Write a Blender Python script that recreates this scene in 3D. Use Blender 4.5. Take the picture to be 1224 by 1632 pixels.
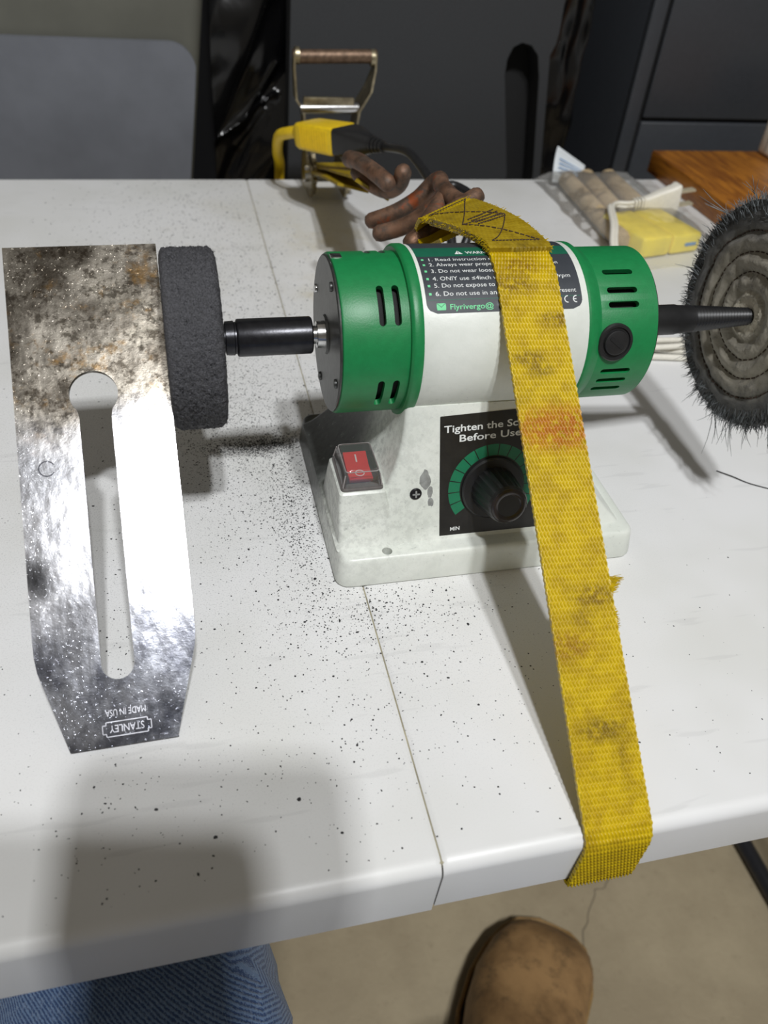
import bpy, bmesh, math, random
from mathutils import Vector, Matrix, noise
random.seed(7)
for o in list(bpy.data.objects): bpy.data.objects.remove(o)
S = bpy.context.scene
COL = S.collection
K = 0.001                                  # everything below is written in millimetres

# ------------------------------------------------------------------ camera
CAM = Vector((0, 0, .25298))
CF = Vector((.22105606, .72160984, -.65605903))
CR = Vector((.97110201, -.22492517, .07980954))
CU = Vector((.08997284, .65474262, .75047784))
cd = bpy.data.cameras.new('camera'); cam = bpy.data.objects.new('camera', cd); COL.objects.link(cam)
cd.sensor_fit = 'VERTICAL'; cd.sensor_height = 36; cd.lens = 1300 / 1632 * 36
cd.clip_start = .004; cd.clip_end = 20
m = Matrix((CR, CU, -CF)).transposed().to_4x4(); m.translation = CAM
cam.matrix_world = m
cd.dof.use_dof = True; cd.dof.focus_distance = .335; cd.dof.aperture_fstop = 12
S.camera = cam

# ------------------------------------------------------------------ world, lamps, exposure
W = bpy.data.worlds.new('garage_air'); S.world = W; W.use_nodes = True
bg = W.node_tree.nodes['Background']; bg.inputs[0].default_value = (1.0, .92, .79, 1); bg.inputs[1].default_value = .18
def lamp(name, loc, target, power, size, col, size_y=None):
    l = bpy.data.lights.new(name, 'AREA'); l.energy = power; l.size = size; l.color = col
    if size_y: l.shape = 'RECTANGLE'; l.size_y = size_y
    o = bpy.data.objects.new(name, l); COL.objects.link(o); o.location = loc
    o.rotation_euler = (Vector(target) - Vector(loc)).to_track_quat('-Z', 'Y').to_euler()
    return o
lamp('ceiling_lamp', (.03, -.79, 1.8), (.05, .25, 0), 21.0, .075, (.97, .985, 1))
lamp('ceiling_lamp', (.205, -.68, 1.8), (.05, .25, 0), 18.0, .075, (.97, .985, 1))
lamp('far_ceiling_lamp', (-.2, 3.1, 1.9), (.1, .5, 0), 30.0, .12, (1, .96, .9))
S.view_settings.view_transform = 'Standard'; S.view_settings.look = 'None'
S.view_settings.exposure = 0.0; S.view_settings.gamma = 1; S.view_settings.use_curve_mapping = False

# ------------------------------------------------------------------ materials
MATS = {}
def lin(c): return tuple(((v / 255) / 12.92 if v / 255 <= .04045 else ((v / 255 + .055) / 1.055) ** 2.4) for v in c)
class NT:
    def __init__(s, name):
        s.m = bpy.data.materials.new(name); s.m.use_nodes = True; s.t = s.m.node_tree; s.n = s.t.nodes
        s.b = s.n['Principled BSDF']; s.tc = s.n.new('ShaderNodeTexCoord')
    def link(s, a, b): s.t.links.new(a, b)
    def noise(s, scale, detail=4, rough=.6, stretch=None, dist=0, seed=0):
        n = s.n.new('ShaderNodeTexNoise'); n.inputs['Scale'].default_value = scale
        n.inputs['Detail'].default_value = detail; n.inputs['Roughness'].default_value = rough; n.inputs['Distortion'].default_value = dist
        mp = s.n.new('ShaderNodeMapping'); s.link(s.tc.outputs['Object'], mp.inputs[0]); s.link(mp.outputs[0], n.inputs['Vector'])
        if stretch: mp.inputs['Scale'].default_value = stretch
        mp.inputs['Location'].default_value = (seed * 1.37, seed * .71, seed * 2.1)
        return n.outputs[0]
    def ramp(s, src, lo, hi, a=0., b=1.):
        n = s.n.new('ShaderNodeMapRange'); n.interpolation_type = 'SMOOTHSTEP'
        for i, v in zip(range(1, 5), (lo, hi, a, b)): n.inputs[i].default_value = v
        s.link(src, n.inputs[0]); return n.outputs[0]
    def math(s, op, a, b):
        n = s.n.new('ShaderNodeMath'); n.operation = op
        for i, v in ((0, a), (1, b)):
            if isinstance(v, (int, float)): n.inputs[i].default_value = v
            else: s.link(v, n.inputs[i])
        return n.outputs[0]
    def spot(s, c, r, soft=.5, scale=(1, 1, 1)):         # 1 inside a blob, 0 outside (object coordinates in mm)
        mp = s.n.new('ShaderNodeMapping'); s.link(s.tc.outputs['Object'], mp.inputs[0])
        mp.inputs['Scale'].default_value = scale
        d = s.n.new('ShaderNodeVectorMath'); d.operation = 'DISTANCE'; s.link(mp.outputs[0], d.inputs[0])
        d.inputs[1].default_value = tuple(ci * K * si for ci, si in zip(c, scale))
        return s.ramp(d.outputs['Value'], r * K * (1 - soft), r * K * (1 + soft), 1, 0)
    def mix(s, fac, a, b):
        n = s.n.new('ShaderNodeMix'); n.data_type = 'RGBA'
        if isinstance(fac, (int, float)): n.inputs[0].default_value = fac
        else: s.link(fac, n.inputs[0])
        for i, v in ((6, a), (7, b)):
            if isinstance(v, tuple): n.inputs[i].default_value = (*v, 1)
            else: s.link(v, n.inputs[i])
        return n.outputs[2]
    def bump(s, src, strength, dist, prev=None):
        n = s.n.new('ShaderNodeBump'); n.inputs['Strength'].default_value = strength; n.inputs['Distance'].default_value = dist
        s.link(src, n.inputs['Height'])
        if prev: s.link(prev, n.inputs['Normal'])
        return n.outputs[0]
    def out(s, col=None, rough=None, metal=None, normal=None, **kw):
        for k, v in (('Base Color', col), ('Roughness', rough), ('Metallic', metal), ('Normal', normal)):
            if v is None: continue
            if isinstance(v, (int, float)): s.b.inputs[k].default_value = v
            elif isinstance(v, tuple): s.b.inputs[k].default_value = (*v, 1)
            else: s.link(v, s.b.inputs[k])
        for k, v in kw.items(): s.b.inputs[k.replace('_', ' ')].default_value = v
        return s.m
def simple(name, rgb, rough=.5, metal=0., var=.12, scale=300, bump=0., bscale=900, bdist=.0003, **kw):
    t = NT(name); c = lin(rgb)
    col = t.mix(t.ramp(t.noise(scale), .3, .7), tuple(v * (1 - var) for v in c), tuple(min(1, v * (1 + var)) for v in c))
    nm = t.bump(t.noise(bscale, 3), bump, bdist) if bump else None
    return t.out(col, rough, metal, nm, **kw)

def m_table():
    t = NT('white_moulded_plastic')
    c = t.mix(t.ramp(t.noise(9, 3), .35, .7), lin((226, 226, 226)), lin((216, 216, 213)))
    near = t.spot((25, 345, 0), 150, .85)
    dirt = t.math('MULTIPLY', t.ramp(t.noise(1500, 4, .8), .52, .66), near)
    c = t.mix(t.math('MULTIPLY', dirt, .5), c, lin((70, 70, 74)))
    far = t.spot((30, 560, 0), 200, .8)
    c = t.mix(t.math('MULTIPLY', t.math('MULTIPLY', t.ramp(t.noise(1300, 4, .8, seed=3), .55, .68), far), .4), c, lin((80, 82, 92)))
    st = t.math('MULTIPLY', t.ramp(t.noise(14, 4, .6, seed=5), .48, .7), t.spot((120, 520, 0), 130, .6))
    c = t.mix(t.math('MULTIPLY', st, .5), c, lin((185, 172, 130)))
    sc = t.ramp(t.noise(26, 2, .5, (1, 7, 1), seed=9), .66, .72)
    c = t.mix(t.math('MULTIPLY', sc, .12), c, lin((150, 150, 150)))
    return t.out(c, .42, 0, t.bump(t.noise(1300, 2), .06, .0002))
def m_blade():
    t = NT('worn_tool_steel')          # object y runs up the blade, 0 at the stamped end
    sep = t.n.new('ShaderNodeSeparateXYZ'); t.link(t.tc.outputs['Object'], sep.inputs[0]); y = sep.outputs['Y']
    n1 = t.noise(46, 6, .68); n2 = t.noise(260, 5, .75, seed=2); n3 = t.noise(24, 4, .6, seed=4)
    yy = t.math('ADD', y, t.math('MULTIPLY', t.math('SUBTRACT', n3, .5), .05))
    pat = t.ramp(yy, .098, .125)                          # patina grows towards the cutting edge
    steel = t.mix(t.ramp(n1, .35, .65), lin((176, 177, 182)), lin((206, 206, 210)))
    lo = t.ramp(t.math('ADD', yy, t.math('MULTIPLY', t.math('SUBTRACT', n2, .5), .03)), .075, .018)
    steel = t.mix(lo, steel, t.mix(t.ramp(n1, .38, .62), lin((104, 106, 116)), lin((168, 170, 178))))
    steel = t.mix(t.math('MULTIPLY', t.ramp(n2, .56, .7), t.math('MULTIPLY', t.ramp(n1, .4, .6), .6)), steel, lin((92, 92, 98)))
    old = t.mix(t.ramp(n1, .36, .62), lin((84, 78, 70)), lin((146, 140, 130)))
    old = t.mix(t.math('MULTIPLY', t.ramp(n2, .48, .62), .8), old, lin((52, 45, 37)))
    old = t.mix(t.math('MULTIPLY', t.ramp(t.noise(70, 5, .7, seed=8), .53, .68), .7), old, lin((126, 98, 58)))
    c = t.mix(pat, steel, old)
    for ce, r_, a_ in (((-25, 62), 5, .85), ((-23, 57), 4, .7)): c = t.mix(t.math('MULTIPLY', t.spot((*ce, 2.2), r_, .7), a_), c, lin((44, 44, 46)))
    pit = t.ramp(t.noise(900, 3, .7, seed=6), .62, .72)
    r = t.math('ADD', .13, t.math('ADD', t.math('MULTIPLY', pat, .05), t.math('MULTIPLY', n1, .10)))
    b = t.bump(t.noise(700, 4, .7), .16, .0002); b = t.bump(pit, .2, .0003, b)
    b = t.bump(t.noise(60, 3, .5, (1, .6, 1)), .30, .0016, b)
    return t.out(c, r, 1.0, b)
def m_strap(name, base=(198, 170, 3), dark=(112, 86, 14), amount=.5):
    t = NT(name)
    c = t.mix(t.ramp(t.noise(160, 3), .35, .7), lin(base), lin((int(base[0] * .9), int(base[1] * .88), 8)))
    d = t.ramp(t.noise(75, 6, .7, (1, .8, .8), seed=1), .5, .74)
    c = t.mix(t.math('MULTIPLY', d, amount), c, lin(dark))
    for ce, r, rgb, a in (((132, 222, 84.5), 8, (168, 84, 14), .8), ((133, 172, 47.5), 4, (116, 88, 18), .75), ((127, 167, 43), 3, (120, 92, 20), .5), ((127, 136, 20), 4, (108, 84, 20), .75),
                          ((119, 159, 38), 5, (132, 84, 22), .6), ((128, 275, 123), 4, (122, 84, 10), .7), ((122, 268, 119), 4, (110, 80, 14), .7), ((138, 256, 110), 3, (98, 68, 14), .7), ((124, 244, 101), 3, (104, 76, 14), .7), ((128, 240, 98), 2.5, (96, 70, 14), .6)):
        k = t.math('MULTIPLY', t.spot(ce, r, .6, (.45, 1, 1)), t.ramp(t.noise(420, 4, .7, seed=int(r)), .32, .58))
        c = t.mix(t.math('MULTIPLY', k, a), c, lin(rgb))
    return t.out(c, .42, 0, t.bump(t.noise(2500, 2), .15, .0002))
def m_rust():
    t = NT('rusty_steel_rod')
    c = t.mix(t.ramp(t.noise(120, 5, .7), .35, .65), lin((84, 70, 60)), lin((128, 96, 76)))
    c = t.mix(t.ramp(t.noise(60, 4, .7, seed=3), .6, .72), c, lin((146, 74, 40)))
    return t.out(c, .55, t.ramp(t.noise(90, 4, seed=5), .3, .7, .75, .2), t.bump(t.noise(900, 4, .7), .4, .0004))
def m_buff():
    t = NT('grimy_buff_cloth')
    sep = t.n.new('ShaderNodeSeparateXYZ'); t.link(t.tc.outputs['Object'], sep.inputs[0])
    y = t.math('SUBTRACT', sep.outputs['Y'], 0.); z = t.math('SUBTRACT', sep.outputs['Z'], .09)
    r = t.math('SQRT', t.math('ADD', t.math('MULTIPLY', y, y), t.math('MULTIPLY', z, z)), 0)
    nn = t.noise(120, 5, .7)
    rr = t.math('ADD', r, t.math('MULTIPLY', t.math('SUBTRACT', nn, .5), .012))
    c = t.mix(t.ramp(rr, .028, .042), lin((152, 146, 132)), lin((84, 84, 83)))
    c = t.mix(t.math('MULTIPLY', t.ramp(t.noise(200, 6, .75, seed=2),   .5, .7), .5), c, lin((40, 40, 42)))
    c = t.mix(t.ramp(rr, .005, .012), lin((226, 218, 198)), c)
    return t.out(c, .95, 0, t.bump(t.noise(1400, 3), .5, .0004), Sheen_Weight=.2)
def m_wood():
    t = NT('oiled_brown_wood')
    g = t.noise(28, 5, .6, (6, .55, 6), dist=1.2)
    c = t.mix(t.ramp(g, .35, .65), lin((176, 112, 34)), lin((124, 72, 22)))
    c = t.mix(t.math('MULTIPLY', t.ramp(t.noise(60, 3, .5, (5, .4, 5), seed=3), .58, .7), .7), c, lin((86, 48, 20)))
    return t.out(c, .42, 0, t.bump(g, .1, .0005))
def m_concrete():
    t = NT('concrete_floor')
    c = t.mix(t.ramp(t.noise(7, 6, .6), .3, .7), lin((176, 162, 134)), lin((154, 140, 114)))
    c = t.mix(t.math('MULTIPLY', t.ramp(t.noise(90, 6, .7, seed=2), .55, .75), .5), c, lin((136, 122, 98)))
    return t.out(c, .7, 0, t.bump(t.noise(160, 6, .7), .35, .002))
def m_denim():
    t = NT('blue_denim')
    w = t.n.new('ShaderNodeTexWave'); w.inputs['Scale'].default_value = 380; w.inputs['Distortion'].default_value = 2.5; w.inputs['Detail Scale'].default_value = 3; w.bands_direction = 'DIAGONAL'
    t.link(t.tc.outputs['Object'], w.inputs['Vector'])
    c = t.mix(t.ramp(w.outputs[1], .2, .8), lin((56, 84, 132)), lin((118, 146, 186)))
    c = t.mix(t.math('MULTIPLY', t.ramp(t.noise(22, 4), .4, .7), .5), c, lin((54, 74, 112)))
    c = t.mix(t.math('MULTIPLY', t.ramp(t.noise(1100, 3, .7, (1, .35, 1)), .5, .65), .5), c, lin((150, 172, 204)))
    return t.out(c, .9, 0, t.bump(w.outputs[1], .5, .0006), Sheen_Weight=.2)
def m_leather():
    t = NT('scuffed_tan_leather')
    c = t.mix(t.ramp(t.noise(18, 5, .65), .3, .7), lin((168, 132, 88)), lin((116, 88, 56)))
    c = t.mix(t.math('MULTIPLY', t.ramp(t.noise(40, 5, .7, seed=4), .5, .72), .7), c, lin((74, 60, 42)))
    return t.out(c, .6, 0, t.bump(t.noise(250, 4), .25, .0008))
def m_film(name, tint, op, rough=.12, gl=.25, fk=1.):
    mt = bpy.data.materials.new(name); mt.use_nodes = True; t = mt.node_tree; t.nodes.clear()
    o = t.nodes.new('ShaderNodeOutputMaterial'); tr = t.nodes.new('ShaderNodeBsdfTransparent'); tr.inputs[0].default_value = (*tint, 1)
    gs = t.nodes.new('ShaderNodeBsdfGlossy'); gs.inputs['Roughness'].default_value = rough
    df = t.nodes.new('ShaderNodeBsdfDiffuse'); df.inputs[0].default_value = (.7, .7, .68, 1)
    m1 = t.nodes.new('ShaderNodeMixShader'); m1.inputs[0].default_value = op; m2 = t.nodes.new('ShaderNodeMixShader')
    fr = t.nodes.new('ShaderNodeFresnel'); fr.inputs[0].default_value = 1.45
    mu = t.nodes.new('ShaderNodeMath'); mu.operation = 'MULTIPLY_ADD'; mu.inputs[1].default_value = fk; mu.inputs[2].default_value = gl * .1
    t.links.new(fr.outputs[0], mu.inputs[0])
    t.links.new(tr.outputs[0], m1.inputs[1]); t.links.new(df.outputs[0], m1.inputs[2])
    t.links.new(mu.outputs[0], m2.inputs[0]); t.links.new(m1.outputs[0], m2.inputs[1]); t.links.new(gs.outputs[0], m2.inputs[2])
    t.links.new(m2.outputs[0], o.inputs[0]); return mt
def m_enamel():
    t = NT('white_enamel_casting')
    c = t.mix(t.ramp(t.noise(40, 4), .3, .7), lin((226, 229, 222)), lin((212, 216, 208)))
    g = t.math('MULTIPLY', t.ramp(t.noise(420, 6, .8, seed=2), .56, .7), t.ramp(t.noise(28, 3, seed=4), .4, .65))
    c = t.mix(t.math('MULTIPLY', g, .5), c, lin((92, 94, 92)))
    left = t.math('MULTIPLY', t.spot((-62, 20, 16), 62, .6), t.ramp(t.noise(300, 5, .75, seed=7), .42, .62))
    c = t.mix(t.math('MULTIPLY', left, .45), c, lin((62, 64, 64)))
    shade_swarf = t.math('MULTIPLY', t.spot((-62, 36, 24), 45, .3), t.ramp(t.noise(260, 5, .7, seed=9), .1, .42))  # black swarf coat, with the end cap's shadow on the flank painted in
    c = t.mix(t.math('MULTIPLY', shade_swarf, .93), c, lin((44, 46, 45)))
    return t.out(c, .38, 0, t.bump(t.noise(500, 3), .18, .0004))

M = dict(
    table=m_table(), blade=m_blade(), strap=m_strap('yellow_webbing'), strap_old=m_strap('grimy_yellow_webbing', (158, 134, 26), (84, 68, 24), .7),
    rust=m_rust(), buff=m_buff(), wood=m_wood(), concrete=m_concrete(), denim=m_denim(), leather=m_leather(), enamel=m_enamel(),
    green=simple('green_moulded_plastic', (20, 122, 66), .42, bump=.15, bscale=1500, var=.06),
    dgreen=simple('dark_green_print', (24, 96, 72), .45, var=.05), arc=simple('green_dial_print', (26, 112, 78), .45, var=.05),
    black=simple('black_plastic', (30, 30, 31), .38, var=.1), blackm=simple('blackened_steel', (52, 52, 55), .3, .75, var=.15, bump=.1),
    dark=simple('dark_motor_core', (26, 26, 26), .8), plate=simple('dark_end_plate', (92, 93, 92), .38, .8, var=.15, bump=.1),
    chrome=simple('bright_steel', (205, 205, 205), .2, 1), zinc=simple('tarnished_zinc_steel', (156, 146, 122), .36, .9, var=.3, scale=120, bump=.3, bscale=500),
    rustbar=simple('brown_rusted_bar', (112, 92, 76), .5, .7, var=.35, scale=200, bump=.3),
    label=simple('charcoal_label', (56, 60, 66), .42, var=.06), sticker=simple('black_sticker', (34, 33, 32), .35, var=.25, scale=150),
    white_print=simple('white_print', (225, 228, 226), .5, var=.04), mint=simple('mint_print', (110, 214, 150), .5, var=.04),
    red=simple('red_rocker', (226, 36, 44), .35, var=.05), grit=simple('grey_abrasive_fibre', (68, 68, 72), .6, 0, var=.45, scale=1600, bump=.9, bscale=1800, bdist=.0008, Specular_IOR_Level=.6),
    fringe=simple('grey_threads', (104, 108, 110), .9, var=.5, scale=220), dust=simple('black_swarf', (44, 44, 46), .7, var=.3),
    stitch=simple('dark_thread', (62, 46, 34), .8), yplastic=simple('yellow_vinyl', (226, 190, 24), .42, var=.06),
    yblock=simple('yellow_compound', (246, 224, 40), .5, var=.08, scale=90, bump=.2, bscale=200), tan=simple('tan_felt', (186, 164, 128), .9, var=.12, bump=.4),
    wplastic=simple('white_vinyl', (228, 224, 212), .4, var=.04), paper=simple('white_card', (222, 228, 232), .7, var=.03), blue=simple('blue_print', (84, 138, 190), .6),
    film=m_film('clear_film', (.98, .975, .965), .17, .12, .25, .65), smoky=m_film('clear_switch_cover', (.84, .82, .82), .10, .06, .9),
    bin=simple('grey_bin_plastic', (104, 107, 114), .5, var=.08, scale=20, bump=.1), bin2=simple('grey_olive_plastic', (88, 88, 80), .6, var=.1, scale=15),
    bagblack=simple('black_film', (7, 7, 8), .2, var=.2), panel=simple('charcoal_textured_plastic', (46, 48, 51), .6, var=.16, scale=700, bump=.5, bscale=1200, bdist=.0006),
    cab=simple('charcoal_enamel', (54, 57, 62), .42, var=.06), cab2=simple('black_void', (9, 9, 10), .8), wall=simple('dark_wall', (38, 38, 40), .9),
    rubber=simple('dark_rubber_sole', (38, 32, 26), .7), tube=simple('black_painted_tube', (34, 35, 40), .35), phone=simple('black_phone_glass', (20, 20, 22), .2),
    chip=simple('bare_grey_metal', (150, 152, 150), .5, .3, var=.2), flake=simple('white_spot', (225, 225, 222), .6), seam=simple('grey_crack', (116, 106, 88), .9))

# ------------------------------------------------------------------ mesh helpers (all input in mm)
class MB:
    def __init__(s): s.v = []; s.f = []
    def add(s, v, f):
        n = len(s.v); s.v += [tuple(p) for p in v]; s.f += [tuple(i + n for i in q) for q in f]; return s
    def rbox(s, x0, x1, y0, y1, z0, z1, r=0, seg=2, fn=None):
        bm = bmesh.new(); bmesh.ops.create_cube(bm, size=1)
        for v in bm.verts:
            v.co = Vector((x0 + (v.co.x + .5) * (x1 - x0), y0 + (v.co.y + .5) * (y1 - y0), z0 + (v.co.z + .5) * (z1 - z0)))
        if r: bmesh.ops.bevel(bm, geom=list(bm.edges), offset=r, segments=seg, profile=.5, affect='EDGES')
        bm.verts.index_update()
        v = [fn(Vector(q.co)) if fn else q.co.copy() for q in bm.verts]
        s.add(v, [[q.index for q in f.verts] for f in bm.faces]); bm.free(); return s
    def tube(s, pts, r, n=10, cap=True, closed=False, round_end=False):
        pts = [Vector(p) for p in pts]; L = len(pts); rs = r if isinstance(r, (list, tuple)) else [r] * L
        if round_end:
            d0 = (pts[0] - pts[1]).normalized(); d1 = (pts[-1] - pts[-2]).normalized(); a, b = rs[0], rs[-1]
            pts = [pts[0] + d0 * a * .8, pts[0] + d0 * a * .55] + pts + [pts[-1] + d1 * b * .55, pts[-1] + d1 * b * .8]
            rs = [a * .3, a * .78] + list(rs) + [b * .78, b * .3]; L += 4
        t = [((pts[(i + 1) % L] if closed or i < L - 1 else pts[i]) - (pts[i - 1] if closed or i > 0 else pts[i])).normalized() for i in range(L)]
        u = t[0].orthogonal().normalized(); v = []; f = []
        for i in range(L):
            u = (u - t[i] * u.dot(t[i])).normalized(); w = t[i].cross(u)
            for k in range(n):
                a = 2 * math.pi * k / n; v.append(pts[i] + (u * math.cos(a) + w * math.sin(a)) * rs[i])
        for i in range(L if closed else L - 1):
            j = (i + 1) % L
            for k in range(n): f.append((i * n + k, i * n + (k + 1) % n, j * n + (k + 1) % n, j * n + k))
        if cap and not closed: f.append(tuple(range(n))[::-1]); f.append(tuple((L - 1) * n + k for k in range(n)))
        return s.add(v, f)
    def lathe(s, prof, o, ax, n=48, cap=True):          # prof: (distance along axis, radius)
        o = Vector(o); ax = Vector(ax).normalized(); u = ax.orthogonal().normalized(); w = ax.cross(u); v = []; f = []
        for d, r in prof:
            for k in range(n):
                a = 2 * math.pi * k / n; v.append(o + ax * d + (u * math.cos(a) + w * math.sin(a)) * r)
        for i in range(len(prof) - 1):
            for k in range(n): f.append((i * n + k, i * n + (k + 1) % n, (i + 1) * n + (k + 1) % n, (i + 1) * n + k))
        if cap: f.append(tuple(range(n))[::-1]); f.append(tuple((len(prof) - 1) * n + k for k in range(n)))
        return s.add(v, f)
    def loft(s, rings, cap=True, closed=True):
        n = len(rings[0]); v = [p for r in rings for p in r]; f = []
        for i in range(len(rings) - 1):
            for k in range(n if closed else n - 1): f.append((i * n + k, i * n + (k + 1) % n, (i + 1) * n + (k + 1) % n, (i + 1) * n + k))
        if cap: f.append(tuple(range(n))[::-1]); f.append(tuple((len(rings) - 1) * n + k for k in range(n)))
        return s.add(v, f)
    def prism(s, poly, fn, t0, t1):                      # poly: 2-D outline, fn(u, v, t) -> point
        n = len(poly); v = [fn(a, b, t0) for a, b in poly] + [fn(a, b, t1) for a, b in poly]
        f = [tuple(range(n))[::-1], tuple(range(n, 2 * n))] + [(i, (i + 1) % n, n + (i + 1) % n, n + i) for i in range(n)]
        return s.add(v, f)
    def grid(s, nu, nv, fn):
        v = [fn(i / nu, j / nv) for j in range(nv + 1) for i in range(nu + 1)]
        f = [(j * (nu + 1) + i, j * (nu + 1) + i + 1, (j + 1) * (nu + 1) + i + 1, (j + 1) * (nu + 1) + i) for j in range(nv) for i in range(nu)]
        return s.add(v, f)
def rrect(w, h, r, n=4, cx=0, cy=0):
    p = []
    for sx, sy, a0 in ((1, 1, 0), (-1, 1, 90), (-1, -1, 180), (1, -1, 270)):
        for k in range(n + 1):
            a = math.radians(a0 + 90 * k / n); p.append((cx + sx * (w / 2 - r) + r * math.cos(a), cy + sy * (h / 2 - r) + r * math.sin(a)))
    return p
def catmull(P_, n=8):
    P_ = [Vector(p) for p in P_]; o = []
    for i in range(len(P_) - 1):
        a, b, c, d = P_[max(i - 1, 0)], P_[i], P_[i + 1], P_[min(i + 2, len(P_) - 1)]
        for k in range(n):
            t = k / n; o.append(.5 * ((2 * b) + (c - a) * t + (2 * a - 5 * b + 4 * c - d) * t * t + (3 * b - a - 3 * c + d) * t ** 3))
    return o + [P_[-1]]
def tag(o, label=None, cat=None, group=None, kind=None):
    for k, v in (('label', label), ('category', cat), ('group', group), ('kind', kind)):
        if v: o[k] = v
    return o
def thing(name, loc, label, cat, group=None):
    o = bpy.data.objects.new(name, None); COL.objects.link(o); o.location = Vector(loc) * K; o.empty_display_size = .01
    return tag(o, label, cat, group)
def origin(p):
    v = Vector((0, 0, 0))
    while p: v = v + p.location; p = p.parent
    return v
def build(name, mb, mat, parent=None, ang=35, label=None, recalc=True, org=None):
    off = origin(parent)
    me = bpy.data.meshes.new(name)
    o3 = Vector(org) * K if org else (off if parent else Vector((0, 0, 0)))
    me.from_pydata([tuple(Vector(p) * K - o3) for p in mb.v], [], mb.f)
    if recalc:
        bm = bmesh.new(); bm.from_mesh(me); bmesh.ops.recalc_face_normals(bm, faces=bm.faces); bm.to_mesh(me); bm.free()
    for p in me.polygons: p.use_smooth = True
    me.set_sharp_from_angle(angle=math.radians(ang))
    o = bpy.data.objects.new(name, me); COL.objects.link(o); o.parent = parent; o.location = o3 - off
    me.materials.append(M[mat] if isinstance(mat, str) else mat)
    if label: o['label'] = label
    return o
def boolean(o, cutters, op='DIFFERENCE'):
    me = bpy.data.meshes.new('cut'); me.from_pydata([tuple(Vector(p) * K - origin(o)) for p in cutters.v], [], cutters.f)
    bm = bmesh.new(); bm.from_mesh(me); bmesh.ops.recalc_face_normals(bm, faces=bm.faces); bm.to_mesh(me); bm.free()
    c = bpy.data.objects.new('cut', me); COL.objects.link(c); c.matrix_world = Matrix.Translation(origin(o))
    md = o.modifiers.new('b', 'BOOLEAN'); md.object = c; md.operation = op; md.solver = 'EXACT'
    bpy.context.view_layer.update(); dg = bpy.context.evaluated_depsgraph_get()
    nm = bpy.data.meshes.new_from_object(o.evaluated_get(dg)); o.modifiers.clear(); old = o.data; nm.name = old.name; o.data = nm
    bpy.data.objects.remove(c); bpy.data.meshes.remove(me); bpy.data.meshes.remove(old)
    for p in o.data.polygons: p.use_smooth = True
    o.data.set_sharp_from_angle(angle=math.radians(35))
def text2d(s, size, align='LEFT', bold=0.):
    cu = bpy.data.curves.new('t', 'FONT'); cu.body = s; cu.size = size; cu.align_x = align; cu.offset = bold; cu.resolution_u = 3
    o = bpy.data.objects.new('t', cu); COL.objects.link(o); bpy.context.view_layer.update()
    me = o.evaluated_get(bpy.context.evaluated_depsgraph_get()).to_mesh()
    v = [(p.co.x, p.co.y) for p in me.vertices]; f = [tuple(q.vertices) for q in me.polygons]
    bpy.data.objects.remove(o); bpy.data.curves.remove(cu); return v, f
def text(name, s, size, fn, mat, parent, align='LEFT', bold=0., fit=None):
    v, f = text2d(s, size, align, bold)
    if fit:
        x0 = min(p[0] for p in v); x1 = max(p[0] for p in v); k = fit / (x1 - x0); v = [(a * k, b) for a, b in v]
    mb = MB(); mb.add([fn(a, b) for a, b in v], f)
    return build(name, mb, mat, parent, recalc=False)
def nz(p, s=1.): return noise.noise(Vector(p) * s)

# ================================================================== setting
f_ = MB(); f_.rbox(-2500, 2500, -1800, 1700, -640, -600); tag(build('floor', f_, 'concrete'), kind='structure')
w_ = MB(); w_.rbox(-2500, 2500, 1500, 1560, -600, 1900); tag(build('wall_back', w_, 'wall'), kind='structure')
def crack(pts, w):
    mb = MB(); p = catmull(pts, 10); v = []
    for i, q in enumerate(p):
        d = (p[min(i + 1, len(p) - 1)] - p[max(i - 1, 0)]).normalized(); s = Vector((-d.y, d.x, 0)) * w * (.5 + .5 * abs(nz(q, .05)))
        j = Vector((nz(q, .09), nz(q + Vector((9, 0, 0)), .09), 0)) * 5; v += [q + s + j, q - s + j]
    mb.add(v, [(2 * i, 2 * i + 1, 2 * i + 3, 2 * i + 2) for i in range(len(p) - 1)]); return mb
fl = bpy.data.objects['floor']
build('crack', crack([(395, 345, -599.6), (390, 318, -599.6), (366, 304, -599.6), (330, 250, -599.6), (300, 190, -599.6)], 1.0), 'seam', fl, recalc=False)

# ================================================================== folding table
YF, YB, SX = 108., 718., 65.6
tbl = thing('folding_table', (SX, 413, -600), 'white moulded plastic folding table with centre seam under the polisher', 'table')
def panel(x0, x1, depth, seam_right):
    mb = MB(); prof = []
    R = 5.
    for k in range(7):
        a = math.radians(90 * k / 6); prof.append((YF + R - R * math.sin(a), -R + R * math.cos(a)))
    ring = [(y, z) for y, z in reversed(prof)]                   # front lower -> front top edge
    # outline in y-z: front apron, top, back apron, then inside
    o = [(YF + .8, -depth)] + ring + [(YB - (y - YF), z) for y, z in reversed(ring)] + [(YB - .8, -depth), (YB - 4, -depth), (YB - 5, -12), (YF + 5, -12), (YF + 4, -depth)]
    xs = [x0, x0 + .9, x0 + 2] + [x0 + 2 + (x1 - x0 - 4) * i / 8 for i in range(1, 8)] + [x1 - 2, x1 - .9, x1]
    rings = []
    for i, x in enumerate(xs):
        dz = -.8 if i in (0, len(xs) - 1) else (-.25 if i in (1, len(xs) - 2) else 0)
        rings.append([(x, y, z + dz if z > -8 else z) for y, z in o])
    mb.loft(rings); return mb
build('tabletop_panel', panel(-544, SX - .3, 31.5, True), 'table', tbl, 50, org=(0, 0, 0))
build('tabletop_panel', panel(SX + .3, 676, 28.5, False), 'table', tbl, 50, org=(0, 0, 0))
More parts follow.
